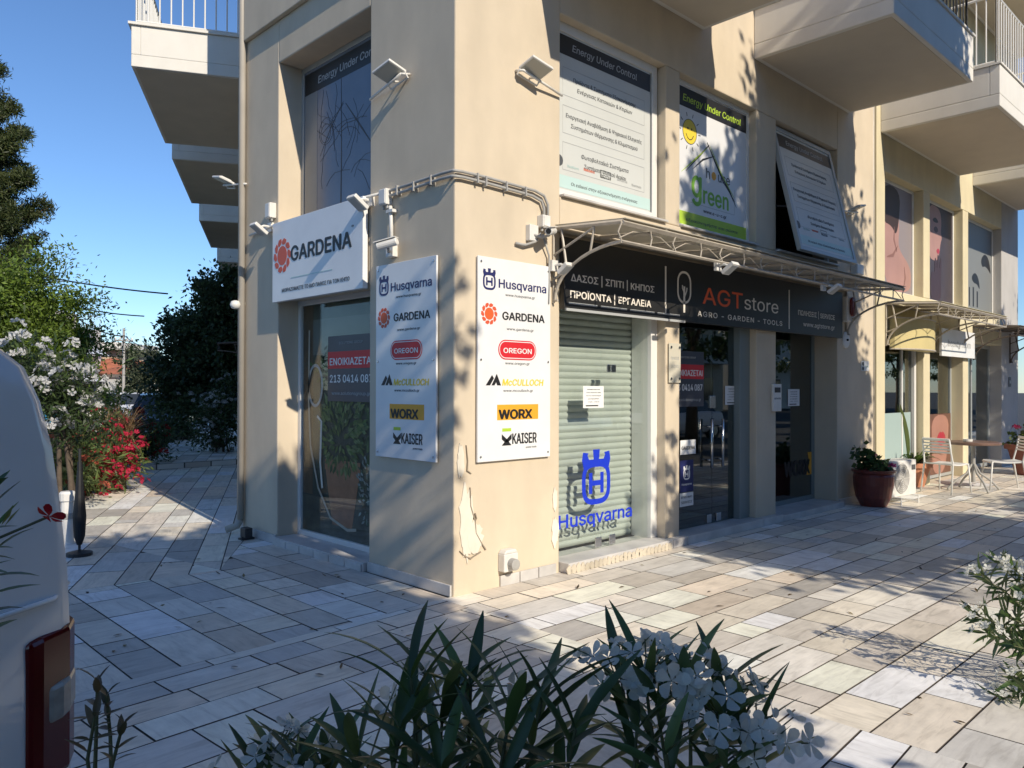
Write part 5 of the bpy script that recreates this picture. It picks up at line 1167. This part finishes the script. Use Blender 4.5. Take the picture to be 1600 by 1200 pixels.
tree('broadleaf_tree', 'large dark evergreen tree beside the building wing', dep(342, 19), [((0, 0, 2.7), (1.55, 1.6, 1.55)), ((-.7, 0, 2.0), (1.0, 1.1, .9)), ((.7, .4, 2.6), (1.1, 1.2, 1.5)), ((-.2, 0, 1.1), (1.2, 1.2, .75)), ((.3, 0, 3.9), (.75, .8, .7))], 46000, .12, .036, DK + [(.06, .085, .045)], 40, .14, nc=160, clump=.36)
tree('olive_tree', 'pale olive tree left of the dark evergreen tree', dep(216, 42), [((0, 0, 2.9), (1.1, 1.1, 1.3)), ((.5, -.5, 1.9), (1.2, 1.2, 1.2)), ((-.4, .4, 1.4), (1.0, 1.0, 1.0))], 12000, .17, .035, OL, 41, .12, 'olive tree', nc=60, clump=.4)
# plants in pots
def pot(name, label, loc, prof, m, n=28, cat='pot'):
    r = thing(name, label, cat, loc, 0); mb = MB(); mb.lathe(prof, n); mb.build('pot_body', m, r, bevel=0); k = prof[-1]
    mb = MB(); mb.lathe([(.0, k[1] - .04), (k[0] * .86, k[1] - .04), (k[0] * .86, k[1] - .035), (0, k[1] - .035)], 20); return r
def potprof(r0, r1, h, rim): return [(r0, 0), (r0 * 1.02, .01), (r1 * .96, h * .72), (r1, h - rim), (r1 * 1.12, h - rim), (r1 * 1.14, h), (r1 * .98, h), (r1 * .95, h - .05), (0.01, h - .05)]
p = GR(1366, 792); a = (p.x + .1, p.y + .05, 0); pot('plant_pot', 'dark red glazed pot standing by the wide pillar', a, [(.16, 0), (.17, .02), (.22, .12), (.25, .28), (.255, .40), (.24, .43), (.27, .45), (.275, .48), (.25, .485), (.23, .43), (.01, .42)], M['glazed'])
r = tree('geranium', 'pink geranium growing in the dark red glazed pot', (a[0], a[1], .42), [((0, 0, .14), (.2, .2, .12)), ((-.10, .1, .30), (.12, .12, .14))], 260, .08, .04, [(.07, .12, .04), (.09, .15, .05)], 51, .008, 'geranium', None, 16, .09, 4, ((.55, .04, .22), 4, .03))
p = GR(1437, 760); a = (p.x, p.y + .12, 0); pot('plant_pot', 'ribbed terracotta pot in front of the yellow pier', a, potprof(.18, .27, .38, .07), M['terracotta'])
mb = MB(); rg = random.Random(52); r = thing('leafy_plant', 'broad leaved green plant growing in the terracotta pot', 'plant', (a[0], a[1], .33), 0)
for k in range(46):
    t = rg.uniform(0, 6.28); q = rg.uniform(.2, 1.0); leaf(mb, Vector((math.cos(t) * .06, math.sin(t) * .06, 0)), Vector((math.cos(t) * q, math.sin(t) * q, 1)), Vector((-math.cos(t), -math.sin(t), .5)), rg.uniform(.3, .62), rg.uniform(.02, .035), rg.choice([(.10, .17, .04), (.14, .2, .05), (.07, .12, .03)]), 6, .3, rg.uniform(.4, 1.8))
leaf(mb, Vector((-.15, 0, .1)), Vector((-.2, 0, 1)), Vector((1, 0, .3)), .95, .05, (.20, .24, .08), 6, .3, .3); mb.build('foliage', M['leaf'], r); mb = MB(); mb.tube([(0, 0, 0), (0, 0, .2)], .03, 6); mb.build('stem', M['stem'], r)
a = (13.0, -.85, 0); pot('plant_pot', 'broad dark terracotta planter at the far end of the facade', a, potprof(.34, .46, .55, .09), mat('dark_terracotta', (.22, .08, .06), .7, var=.2))
tree('geranium', 'dark red geraniums in the broad planter at the far end', (a[0], a[1], .5), [((0, 0, .15), (.5, .45, .2)), ((-.25, 0, .28), (.3, .3, .2))], 900, .09, .04, DK + BR, 53, .01, 'geranium', None, 30, .12, 5, ((.35, .02, .08), 14, .04))

# ------------------------------------------------------------------ vehicles
def van():
    r = thing('parked_van', 'white panel van parked at the left edge with its rear corner towards the camera', 'van', (0, 0, 0), 0)
    prof = [(.84, .30), (.855, .50), (.862, .80), (.862, 1.13), (.855, 1.30), (.842, 1.43), (.825, 1.56), (.80, 1.66), (.768, 1.73), (.69, 1.79), (.5, 1.85), (.25, 1.88), (0, 1.89)]
    full = prof + [(-x, z) for x, z in prof[-2::-1]]
    secs = [(0.0, .95, .0, 1), (0.012, .982, 0, 1), (.07, 1.0, 0, 1), (.5, 1, 0, 1), (2.6, 1, 0, 1), (2.9, .985, -.02, .985), (3.5, .96, 0, .66), (4.1, .93, .0, .57), (4.25, .86, .02, .50)]
    vs = []; n = len(full)
    for y, sx, dz, sz in secs:
        for x, z in full: vs.append((x * sx, y + (.03 * max(0, (z - 1.0)) ** 1.5 if y < .1 else 0), .30 + (z - .30) * sz + dz))
    fs = []
    for k in range(len(secs) - 1):
        for i in range(n - 1): fs.append((k * n + i, k * n + i + 1, (k + 1) * n + i + 1, (k + 1) * n + i))
        fs.append((k * n + n - 1, k * n, (k + 1) * n, (k + 1) * n + n - 1))
    fs.append(tuple(range(n))[::-1]); fs.append(tuple(range((len(secs) - 1) * n, len(secs) * n)))
    mb = MB(); mb.add(vs, fs); b = mb.build('body', M['van'], r, smooth=True, bevel=0)
    ms = b.modifiers.new('split', 'EDGE_SPLIT'); ms.split_angle = R(50)
    return r
V = van()
VR = R(18.5)
c = AT(121, 1000, 1.72); V.rotation_euler = (0, 0, VR)
V.location = (c.x - math.cos(VR) * .862, c.y - math.sin(VR) * .862 - .03, -.14)
mb = MB(); P = [(.565, .86), (.57, 1.145), (.60, 1.175), (.855, 1.20), (.862, .845), (.60, .815)]
y0 = -.012
# tail lamp wraps the corner: front face and side face
def lamp(nm, m, z0, z1, x0=.655, sl=.0, off=0.0):
    mb = MB(); P = []
    for x, y in ((x0, .0), (x0 + .03, -.003), (.835, .004), (.862, .03), (.872, .09)): P.append((x, y - .006 - off))
    k = len(P); vs = []
    for i, (x, y) in enumerate(P): vs += [(x, y, z0 + sl * i), (x, y, z1 + sl * i)]
    for i, (x, y) in enumerate(P): vs += [(x - .02, y + .06, z0 + sl * i), (x - .02, y + .06, z1 + sl * i)]
    fs = [(2 * i, 2 * i + 2, 2 * i + 3, 2 * i + 1) for i in range(k - 1)] + [(2 * i + 1, 2 * i + 3, 2 * k + 2 * i + 3, 2 * k + 2 * i + 1) for i in range(k - 1)] + [(2 * i + 2, 2 * i, 2 * k + 2 * i, 2 * k + 2 * i + 2) for i in range(k - 1)] + [(0, 1, 2 * k + 1, 2 * k), (2 * k - 1, 2 * k - 2, 4 * k - 2, 4 * k - 1)]
    mb.add(vs, fs); return mb.build(nm, m, V, bevel=.010)
o = lamp('tail_light', M['lensred'], .86, 1.165, .745, .008); l2 = lamp('reverse_light', M['lensclear'], .985, 1.065, .785, .006, .004); l2.parent = o
mb = MB(); mb.box(-.84, .87, -.05, .10, .33, .60); mb.build('bumper', M['van'], V, bevel=.03)
mb = MB(); mb.tube([(-.7, -.008, 1.225), (.0, -.012, 1.222), (.66, -.008, 1.235), (.80, .0, 1.245), (.862, .05, 1.26)], .006, 6); mb.build('trim_ridge', M['van'], V, smooth=True)
mb = MB(); mb.box(-.003, .003, -.004, .03, .62, 1.66); mb.build('door_seam', M['rubber'], V)
mb = MB(); mb.box(-.26, .26, -.02, -.005, .78, .90); mb.build('number_plate', M['signwhite'], V)
mb = MB(); mb.box(.03, .16, -.03, 0, 1.02, 1.07); mb.build('door_handle', M['dark'], V, bevel=.01)
mb = MB(); mb.prism([(-.62, 1.32), (-.05, 1.32), (-.05, 1.62), (-.56, 1.60)], .015, .06); mb.build('rear_window', M['darkglass'], V)
for sx in (-1, 1):
    for y in (.85, 3.45):
        wm_ = Matrix.Translation((sx * .76, y, .30)) @ Matrix.Rotation(math.pi / 2, 4, 'Y'); mb = MB(); mb.lathe([(.2, -.09), (.29, -.09), (.305, -.06), (.305, .06), (.29, .09), (.2, .09)], 28, wm_); o = mb.build('wheel', M['rubber'], V)
        mb = MB(); mb.lathe([(.19, -.085), (.2, -.06), (.2, .06), (.19, .085)], 20, wm_); mb.build('rim', M['steel'], o)
def car(label, loc, rz, m, name='parked_car'):
    r = thing(name, label, 'car', loc, rz, 'cars parked along the left street')
    sec = [(-2.05, .62, .38, .62), (-1.95, .74, .30, .72), (-1.2, .82, .26, .88), (-.8, .84, .25, .92), (1.0, .85, .25, .95), (1.85, .83, .28, .92), (2.05, .74, .34, .80)]
    vs = []; K = 10
    for y, hw, z0, z1 in sec:
        for x, z in ((hw * .9, z0), (hw, z0 + .12), (hw * 1.02, (z0 + z1) / 2), (hw * .96, z1 - .06), (hw * .84, z1)): vs.append((x, y, z))
        for x, z in ((hw * .84, z1), (hw * .96, z1 - .06), (hw * 1.02, (z0 + z1) / 2), (hw, z0 + .12), (hw * .9, z0)): vs.append((-x, y, z))
    n = len(sec); fs = [(k * K + i, k * K + (i + 1) % K, (k + 1) * K + (i + 1) % K, (k + 1) * K + i) for k in range(n - 1) for i in range(K)] + [tuple(range(K))[::-1], tuple(range((n - 1) * K, n * K))]
    mb = MB(); mb.add(vs, fs); mb.build('body', m, r, bevel=.02)
    mb = MB(); cv = [(-1.05, .72, .89), (-.45, .58, 1.36), (.2, .58, 1.42), (1.0, .57, 1.36), (1.6, .70, .93)]
    vs = []
    for y, hw, z in cv: vs += [(hw, y, z), (-hw, y, z), (.74, y, .88), (-.74, y, .88)]
    g = MB()
    for k in range(4): a = 4 * k; g.add([vs[a], vs[a + 1], vs[a + 5], vs[a + 4]], [(0, 1, 2, 3)]) if k in (0, 3) else mb.add([Vector(vs[a]) , Vector(vs[a + 1]), Vector(vs[a + 5]), Vector(vs[a + 4])], [(0, 1, 2, 3)])
    for k in range(4):
        a = 4 * k; g.add([vs[a], vs[a + 4], vs[a + 6], vs[a + 2]], [(0, 1, 2, 3)]); g.add([vs[a + 1], vs[a + 3], vs[a + 7], vs[a + 5]], [(0, 1, 2, 3)])
    mb.box(.54, .60, -.48, 1.02, 1.33, 1.38); mb.box(-.60, -.54, -.48, 1.02, 1.33, 1.38); mb.build('roof', m, r, bevel=.01); g.build('glazing', M['carglass'], r)
    for sx in (-1, 1):
        h = MB(); h.prism(rrect(sx * .55, .66, .34, .13, .05), -2.075, -1.96); h.build('headlight', M['headlight'], r)
        for y in (-1.3, 1.3):
            wm_ = Matrix.Translation((sx * .74, y, .31)) @ Matrix.Rotation(math.pi / 2, 4, 'Y'); w_ = MB(); w_.lathe([(.2, -.10), (.30, -.10), (.31, -.07), (.31, .07), (.30, .10), (.2, .10)], 22, wm_); o = w_.build('wheel', M['rubber'], r)
            w_ = MB(); w_.lathe([(.19, -.105), (.2, -.08), (.2, .08), (.19, .105)], 14, wm_); w_.build('rim', M['steel'], o)
    h = MB(); h.box(-.25, .25, -2.08, -2.03, .40, .50); h.build('number_plate', M['signwhite'], r); h = MB(); h.box(-.35, .35, -2.07, -1.98, .54, .62); h.build('grille', M['dark'], r)
    return r
M['carglass'] = mat('car_glass', (.03, .035, .04), .08, spec=.7); M['headlight'] = mat('headlight_lens', (.6, .62, .62), .12, spec=.8)
p = wing(16.1, 2.8, -.04); car('dark blue car parked behind the red flowered shrub', p, WA - math.pi / 2, M['carblue'])
p = AT(207, 606, 36); car('small white car far down the left street', (p.x, p.y, -.12), WA - math.pi / 2 + R(20), M['carwhite'])
# left street furniture
p = dep(84, 11.6)
r = thing('recycling_bin', 'bright blue bin lid showing between the leaves behind the van', 'bin', (p[0], p[1], -.1), 0); mb = MB(); mb.add([(-.13, -.2, .1), (.13, -.2, .1), (.13, .2, .1), (-.13, .2, .1), (-.16, -.24, 1.1), (.16, -.24, 1.1), (.16, .24, 1.1), (-.16, .24, 1.1)], [(0, 3, 2, 1), (4, 5, 6, 7), (0, 1, 5, 4), (1, 2, 6, 5), (2, 3, 7, 6), (3, 0, 4, 7)]); mb.build('body', M['dark'], r, bevel=.02)
mb = MB(); mb.prism([(-.18, 1.105), (.18, 1.105), (.18, 1.15), (.12, 1.28), (-.12, 1.28), (-.18, 1.15)], -.27, .26); mb.build('lid', M['bluepl'], r, bevel=.02)
p = at0(124, 868)
r = thing('folded_parasol', 'black folded parasol standing on its base at the pavement edge', 'parasol', p, 0)
mb = MB(); mb.tube([(0, 0, .04), (0, 0, .98)], .012, 8); mb.build('pole', M['dark'], r); mb = MB(); mb.lathe([(.11, 0), (.11, .03), (.03, .05)], 16); mb.build('base', M['dark'], r)
mb = MB(); mb.lathe([(.022, .10), (.048, .18), (.058, .36), (.04, .56), (.024, .78), (.021, .86)], 12); mb.build('folded_cloth', M['black'], r)
p = at0(105, 850)
r = thing('white_bollard', 'short white plastic post between the van and the folded parasol', 'bollard', p, 0); mb = MB(); mb.lathe([(.07, 0), (.06, .02), (.06, .42), (.075, .43), (.075, .50), (.06, .52)], 14); mb.build('post', M['plastic'], r); mb = MB(); mb.lathe([(.063, .25), (.066, .26), (.066, .30), (.063, .31)], 14); mb.build('band', M['greyplastic'], r)

# ------------------------------------------------------------------ far houses, pole and wires
WR = M['white_render']
def block(r, x0, x1, y0, y1, z0, z1, m, name='wall', bev=0): mb = MB(); mb.box(x0, x1, y0, y1, z0, z1); return mb.build(name, m, r, bevel=bev)
p = AT(20, 606, 40); r = thing('apartment_building', 'pale apartment block with slanted awnings above the left street trees', 'building', (p.x, p.y, 0), R(46.085 - 90 + 8))
block(r, -3.2, 1.35, 0, 8, -.1, 5.0, WR); block(r, -3.0, .4, .3, 7, 5.01, 5.9, M['soffit'], 'penthouse')
for z in (1.7, 3.2, 4.7):
    mb = MB(); mb.box(-3.3, 2.1, -1.1, -.01, z, z + .14); mb.box(1.36, 2.1, -.009, 6, z, z + .14); o = mb.build('balcony', WR, r); mb = MB(); railing(mb, [(-3.25, -1.05), (2.05, -1.05), (2.05, 5.9)], z + .14, .8, .3, .012, .02); mb.build('railing', M['greyplastic'], o)
for z in (2.9, 4.4):
    mb = MB(); mb.add([(1.40, .2, z), (1.40, 5.5, z), (2.7, 5.5, z - 1.0), (2.7, .2, z - 1.0), (1.40, .2, z - .04), (1.40, 5.5, z - .04), (2.7, 5.5, z - 1.04), (2.7, .2, z - 1.04)], [(0, 3, 2, 1), (4, 5, 6, 7), (0, 1, 5, 4), (2, 3, 7, 6), (1, 2, 6, 5), (3, 0, 4, 7)]); mb.build('awning', M['whiteposter'], r)
for z in (.6, 2.1, 3.6):
    for x in (-2.4, -.9, .5): mb = MB(); mb.box(x - .45, x + .45, -.03, -.005, z, z + 1.1); o = mb.build('window', M['carglass'], r); mb = MB(); mb.box(x - .5, x + .5, -.06, -.031, z - .06, z - .01); mb.build('sill', WR, o)
mb = MB(); mb.tube([(-.2, 2, 5.9), (-.2, 2, 7.0)], .05, 6); mb.build('flue', M['whitealu'], r)
mb = MB(); mb.tube([(1.1, 1, 5.0), (1.1, 1, 7.2)], .02, 5); mb.tube([(.3, 1, 7.0), (1.9, 1.2, 7.15)], .015, 5)
for k in range(5): mb.tube([(.4 + .35 * k, .8, 7.0 + .03 * k), (.4 + .35 * k, 1.4, 7.02 + .03 * k)], .01, 4)
mb.build('antenna', M['greyplastic'], r)
p = AT(146, 606, 46); r = thing('house', 'white house with red tiled roof and striped awning at the end of the left street', 'house', (p.x, p.y, -.2), R(46.085 - 90 - 6))
block(r, -1.6, 2.2, 0, 7, -.1, 2.55, WR); mb = MB(); mb.add([(-2.0, -.5, 2.5), (2.7, -.5, 2.5), (2.7, 7.5, 2.5), (-2.0, 7.5, 2.5), (-1.2, 3.5, 3.6), (1.6, 3.5, 3.3)], [(0, 1, 5, 4), (1, 2, 5), (2, 3, 4, 5), (3, 0, 4), (0, 3, 2, 1)]); mb.build('roof', M['roof'], r)
mb = MB(); mb.add([(.3, -.05, 2.3), (1.9, -.05, 2.3), (1.9, -1.2, 1.4), (.3, -1.2, 1.4), (.3, -.05, 2.26), (1.9, -.05, 2.26), (1.9, -1.2, 1.36), (.3, -1.2, 1.36)], [(0, 3, 2, 1), (4, 5, 6, 7), (0, 1, 5, 4), (2, 3, 7, 6), (1, 2, 6, 5), (3, 0, 4, 7)]); mb.build('awning', M['silver'], r)
for x in (-1.1, -.2, .9): mb = MB(); mb.box(x - .25, x + .25, -.03, -.003, .5, 1.6); mb.build('window', M['carglass'], r)
block(r, -1.7, .2, -1.0, -.04, .1, .25, WR, 'balcony')
p = AT(140, 606, 52); r = thing('house', 'tan flat roofed house with an overhanging slab behind the red roof', 'house', (p.x, p.y, 0), R(-44)); block(r, -.9, 1.8, 0, 6, -.1, 4.0, mat('tan_render', (.55, .40, .28), .9, var=.1)); block(r, -.8, 2.3, -.6, 5, 4.01, 4.5, WR, 'roof'); mb = MB(); mb.box(.2, 1.0, -.02, .0, 2.4, 3.4); mb.build('window', M['carglass'], r)
p = AT(193, 606, 38); r = thing('utility_pole', 'grey utility pole beside the red roofed house', 'pole', (p.x, p.y, -.1), R(20)); mb = MB(); mb.tube([(0, 0, 0), (0, 0, 4.5)], [.075, .055], 8); mb.build('pole', M['concrete'], r)
mb = MB(); mb.tube([(-.5, 0, 3.9), (.5, 0, 3.9)], .04, 6); mb.build('crossarm', M['greyplastic'], r); mb = MB()
for x in (-.45, -.2, .2, .45): mb.lathe([(.04, 3.94), (.05, 4.0), (.02, 4.06)], 8, Matrix.Translation((x, 0, 0)))
mb.build('insulator', M['plastic'], r)
def wire(label, a, b, sag, rad):
    a, b = Vector(a), Vector(b); r = thing('overhead_wire', label, 'wire', a, 0, 'overhead wires across the left street'); mb = MB()
    mb.tube([(a.lerp(b, k / 16) - a) - Vector((0, 0, sag * 4 * (k / 16) * (1 - k / 16))) for k in range(17)], rad, 5); mb.build('cable', M['dark'], r)
wire('thick overhead wire from the left trees to the large dark tree, highest of the wires', AT(36, 425, 20), AT(262, 459, 18), .06, .018)
wire('overhead wire just under the highest one, ending at the dark tree', AT(100, 476, 22), AT(225, 494, 20), .05, .016)
wire('overhead wire from the apartment block down to the utility pole', AT(112, 490, 36), AT(193, 525, 38), .25, .03)
wire('thin overhead wire from the utility pole to the right', AT(194, 524, 38), AT(235, 545, 30), .1, .02)
wire('thin overhead wire from the utility pole to the lower left', AT(193, 526, 38), AT(150, 543, 44), .1, .02)

# ------------------------------------------------------------------ the far right end of the street
r = thing('garden_wall', 'pale garden wall with white railings beyond the grey end pier', 'wall', (17.5, 1.5, 0), R(20)); mb = MB(); mb.box(-1, 8, 0, .2, -.1, 1.0); mb.build('wall', M['white_render'], r); mb = MB(); railing(mb, [(-1, .1), (8, .1)], 1.0, 1.0, .14, .012, .02); mb.build('railing', M['whitealu'], r)
tree('broadleaf_tree', 'green garden tree beyond the grey end pier', (21, 4.0, 0), [((0, 0, 4), (2.5, 2.2, 2.4)), ((0, 0, 2.2), (1.8, 1.8, 1.2))], 7000, .16, .05, BR + DK, 61, .15)
r = thing('house', 'red roofed house beyond the garden tree at the far right', 'house', (26, 9, 0), R(20)); block(r, -4, 4, 0, 6, -.1, 6.2, M['white_render']); mb = MB(); mb.add([(-4.5, -.5, 6.2), (4.5, -.5, 6.2), (4.5, 6.5, 6.2), (-4.5, 6.5, 6.2), (-2, 3, 8), (2, 3, 8)], [(0, 1, 5, 4), (1, 2, 5), (2, 3, 4, 5), (3, 0, 4), (0, 3, 2, 1)]); mb.build('roof', M['roof'], r)

# ------------------------------------------------------------------ the street behind the camera: its trees throw the shade, its houses show in the glass
SG = 'street trees behind the camera'
tree('street_tree', 'dense street tree shading the left of the corner', (-3.22, -7.4, -.14), [((-.2, 0, 4.2), (2.0, 1.3, 3.0)), ((1.6, 0, 6.6), (.55, .7, 1.5)), ((1.0, 0, 5.4), (.9, .8, 1.8)), ((1.0, 0, 3.2), (.9, .9, 2.0)), ((-1.4, 0, 2.6), (1.6, 1.0, 2.0)), ((.9, 0, 1.6), (.9, .8, 1.0)), ((-.2, 0, 6.0), (1.9, 1.0, 1.8)), ((1.25, 0, 4.4), (.65, .8, 2.4))], 58000, .17, .065, BR + DK, 71, .16, group=SG, nc=320, clump=.42, shell=.2)
tree('street_tree', 'unseen second tree added behind the one shading the left of the corner', (-4.5, -10.2, -.14), [((0, 0, 5.6), (2.6, 1.5, 3.6)), ((1.25, 0, 5.4), (1.2, 1.2, 3.4)), ((1.2, 0, 3.0), (1.4, 1.2, 2.2))], 46000, .19, .07, BR + DK, 76, .16, group=SG, nc=280, clump=.45, shell=.2)  # out of view, added to close sun gaps in the first tree's shade
tree('street_tree', 'broad street tree shading the double door', (3.95, -6.9, -.14), [((0, 0, 5.2), (2.0, 1.2, 2.9)), ((-1.4, 0, 4.2), (1.0, .9, 1.5)), ((1.0, 0, 3.2), (1.5, .9, 1.3)), ((1.35, 0, 7.2), (1.1, .9, 1.9)), ((1.55, 0, 5.4), (1.0, .8, 1.9)), ((.2, 0, 8.0), (1.7, .9, 1.2)), ((.5, 0, 9.1), (1.7, .9, .9)), ((-.9, 0, 7.3), (.9, .8, 1.3))], 72000, .17, .06, BR + DK, 72, .16, group=SG, nc=330, clump=.42, shell=.2)
tree('street_tree', 'low bushy street tree shading the far paving', (8.0, -6.6, -.14), [((0, 0, 2.5), (3.3, .9, 1.2))], 20000, .16, .06, BR + DK, 73, .12, group=SG, nc=90, clump=.38, shell=.2)
ST = tree('street_tree', 'street tree shading the grey end pier', (14.0, -6.8, -.14), [((0, 0, 5.0), (2.2, 1.2, 3.2))], 8000, .17, .055, BR + DK, 74, .15, group=SG, nc=80, clump=.42, shell=.2)
tree('street_tree', 'street tree shading the parked van', (-8.5, -11, -.14), [((0, 0, 4.6), (2.2, 1.5, 3.2))], 9000, .17, .055, BR + DK, 75, .16, group=SG, nc=90, clump=.42, shell=.2)
for x, y, rz, lab in ((13.5, -13, 1, 'street tree on the far side of the road, nearest the camera'), (18.5, -12.5, 2.2, 'second street tree on the far side of the road'), (23, -14, 3.1, 'third street tree on the far side of the road'), (28, -12, 4.2, 'fourth street tree on the far side of the road'), (34, -13, 5, 'fifth street tree on the far side of the road'), (42, -16, 0.6, 'sixth street tree on the far side of the road'), (51, -15, 1.7, 'seventh street tree on the far side of the road'), (60, -20, 2.8, 'eighth street tree on the far side of the road'), (70, -18, 3.9, 'ninth street tree on the far side of the road'), (82, -24, 5.2, 'last street tree on the far side of the road')): dup(ST, (x, y, -.14), rz, lab)
p = (12, -10.2, -.14); car('silver car parked across the road behind the camera', p, R(-90), M['steel']); car('white car parked across the road behind the camera', (18, -10.2, -.14), R(-90), M['carwhite'])
for k, (x, lab) in enumerate(((58, 'tall cream apartment house at the far right end of the opposite side'), (40, 'second cream apartment house from the far right of the opposite side'), (-14, 'cream apartment house across the street'), (4, 'white apartment house across the street'), (22, 'tan apartment house across the street'))):
    r = thing('apartment_building', lab, 'building', (x, -26, -.1), 0, 'houses across the street'); mm = (WR, M['wall'], M['wall'], WR, M['soffit'])[k]; block(r, -7.5, 7.5, -8, 0, 0, 9.5, mm)
    for z in (.8, 3.9, 7.0):
        for q in range(4):
            xx = -5.4 + 3.6 * q; mb = MB(); mb.box(xx - .7, xx + .7, .005, .04, z, z + 1.6); mb.build('window', M['carglass'], r)
        if z > 1: mb = MB(); mb.box(-7.2, 7.2, .05, 1.2, z - .5, z - .3); mb.box(-7.2, 7.2, 1.1, 1.2, z - .3, z + .4); mb.build('balcony', WR, r)

# dead leaves and litter scattered over the slabs
mb = MB(); rg = random.Random(91)
for k in range(110):
    x, y = (rg.uniform(-2.6, 9), rg.uniform(-3.6, -.1)) if k % 4 else (rg.uniform(-2.3, -.2), rg.uniform(0, 3))
    a = rg.uniform(0, 6.28); leaf(mb, Vector((x, y, .006)), Vector((math.cos(a), math.sin(a), .02)), Vector((0, 0, 1)), rg.uniform(.03, .08), rg.uniform(.006, .012), rg.choice([(.12, .08, .04), (.20, .13, .06), (.08, .06, .04), (.25, .2, .08)]), 3, .3, rg.uniform(-.5, .5))
o = struct(mb.build('fallen_leaves', M['leaf']), 'stuff'); o['label'] = 'dead oleander leaves scattered on the marble paving'; o['category'] = 'leaves'
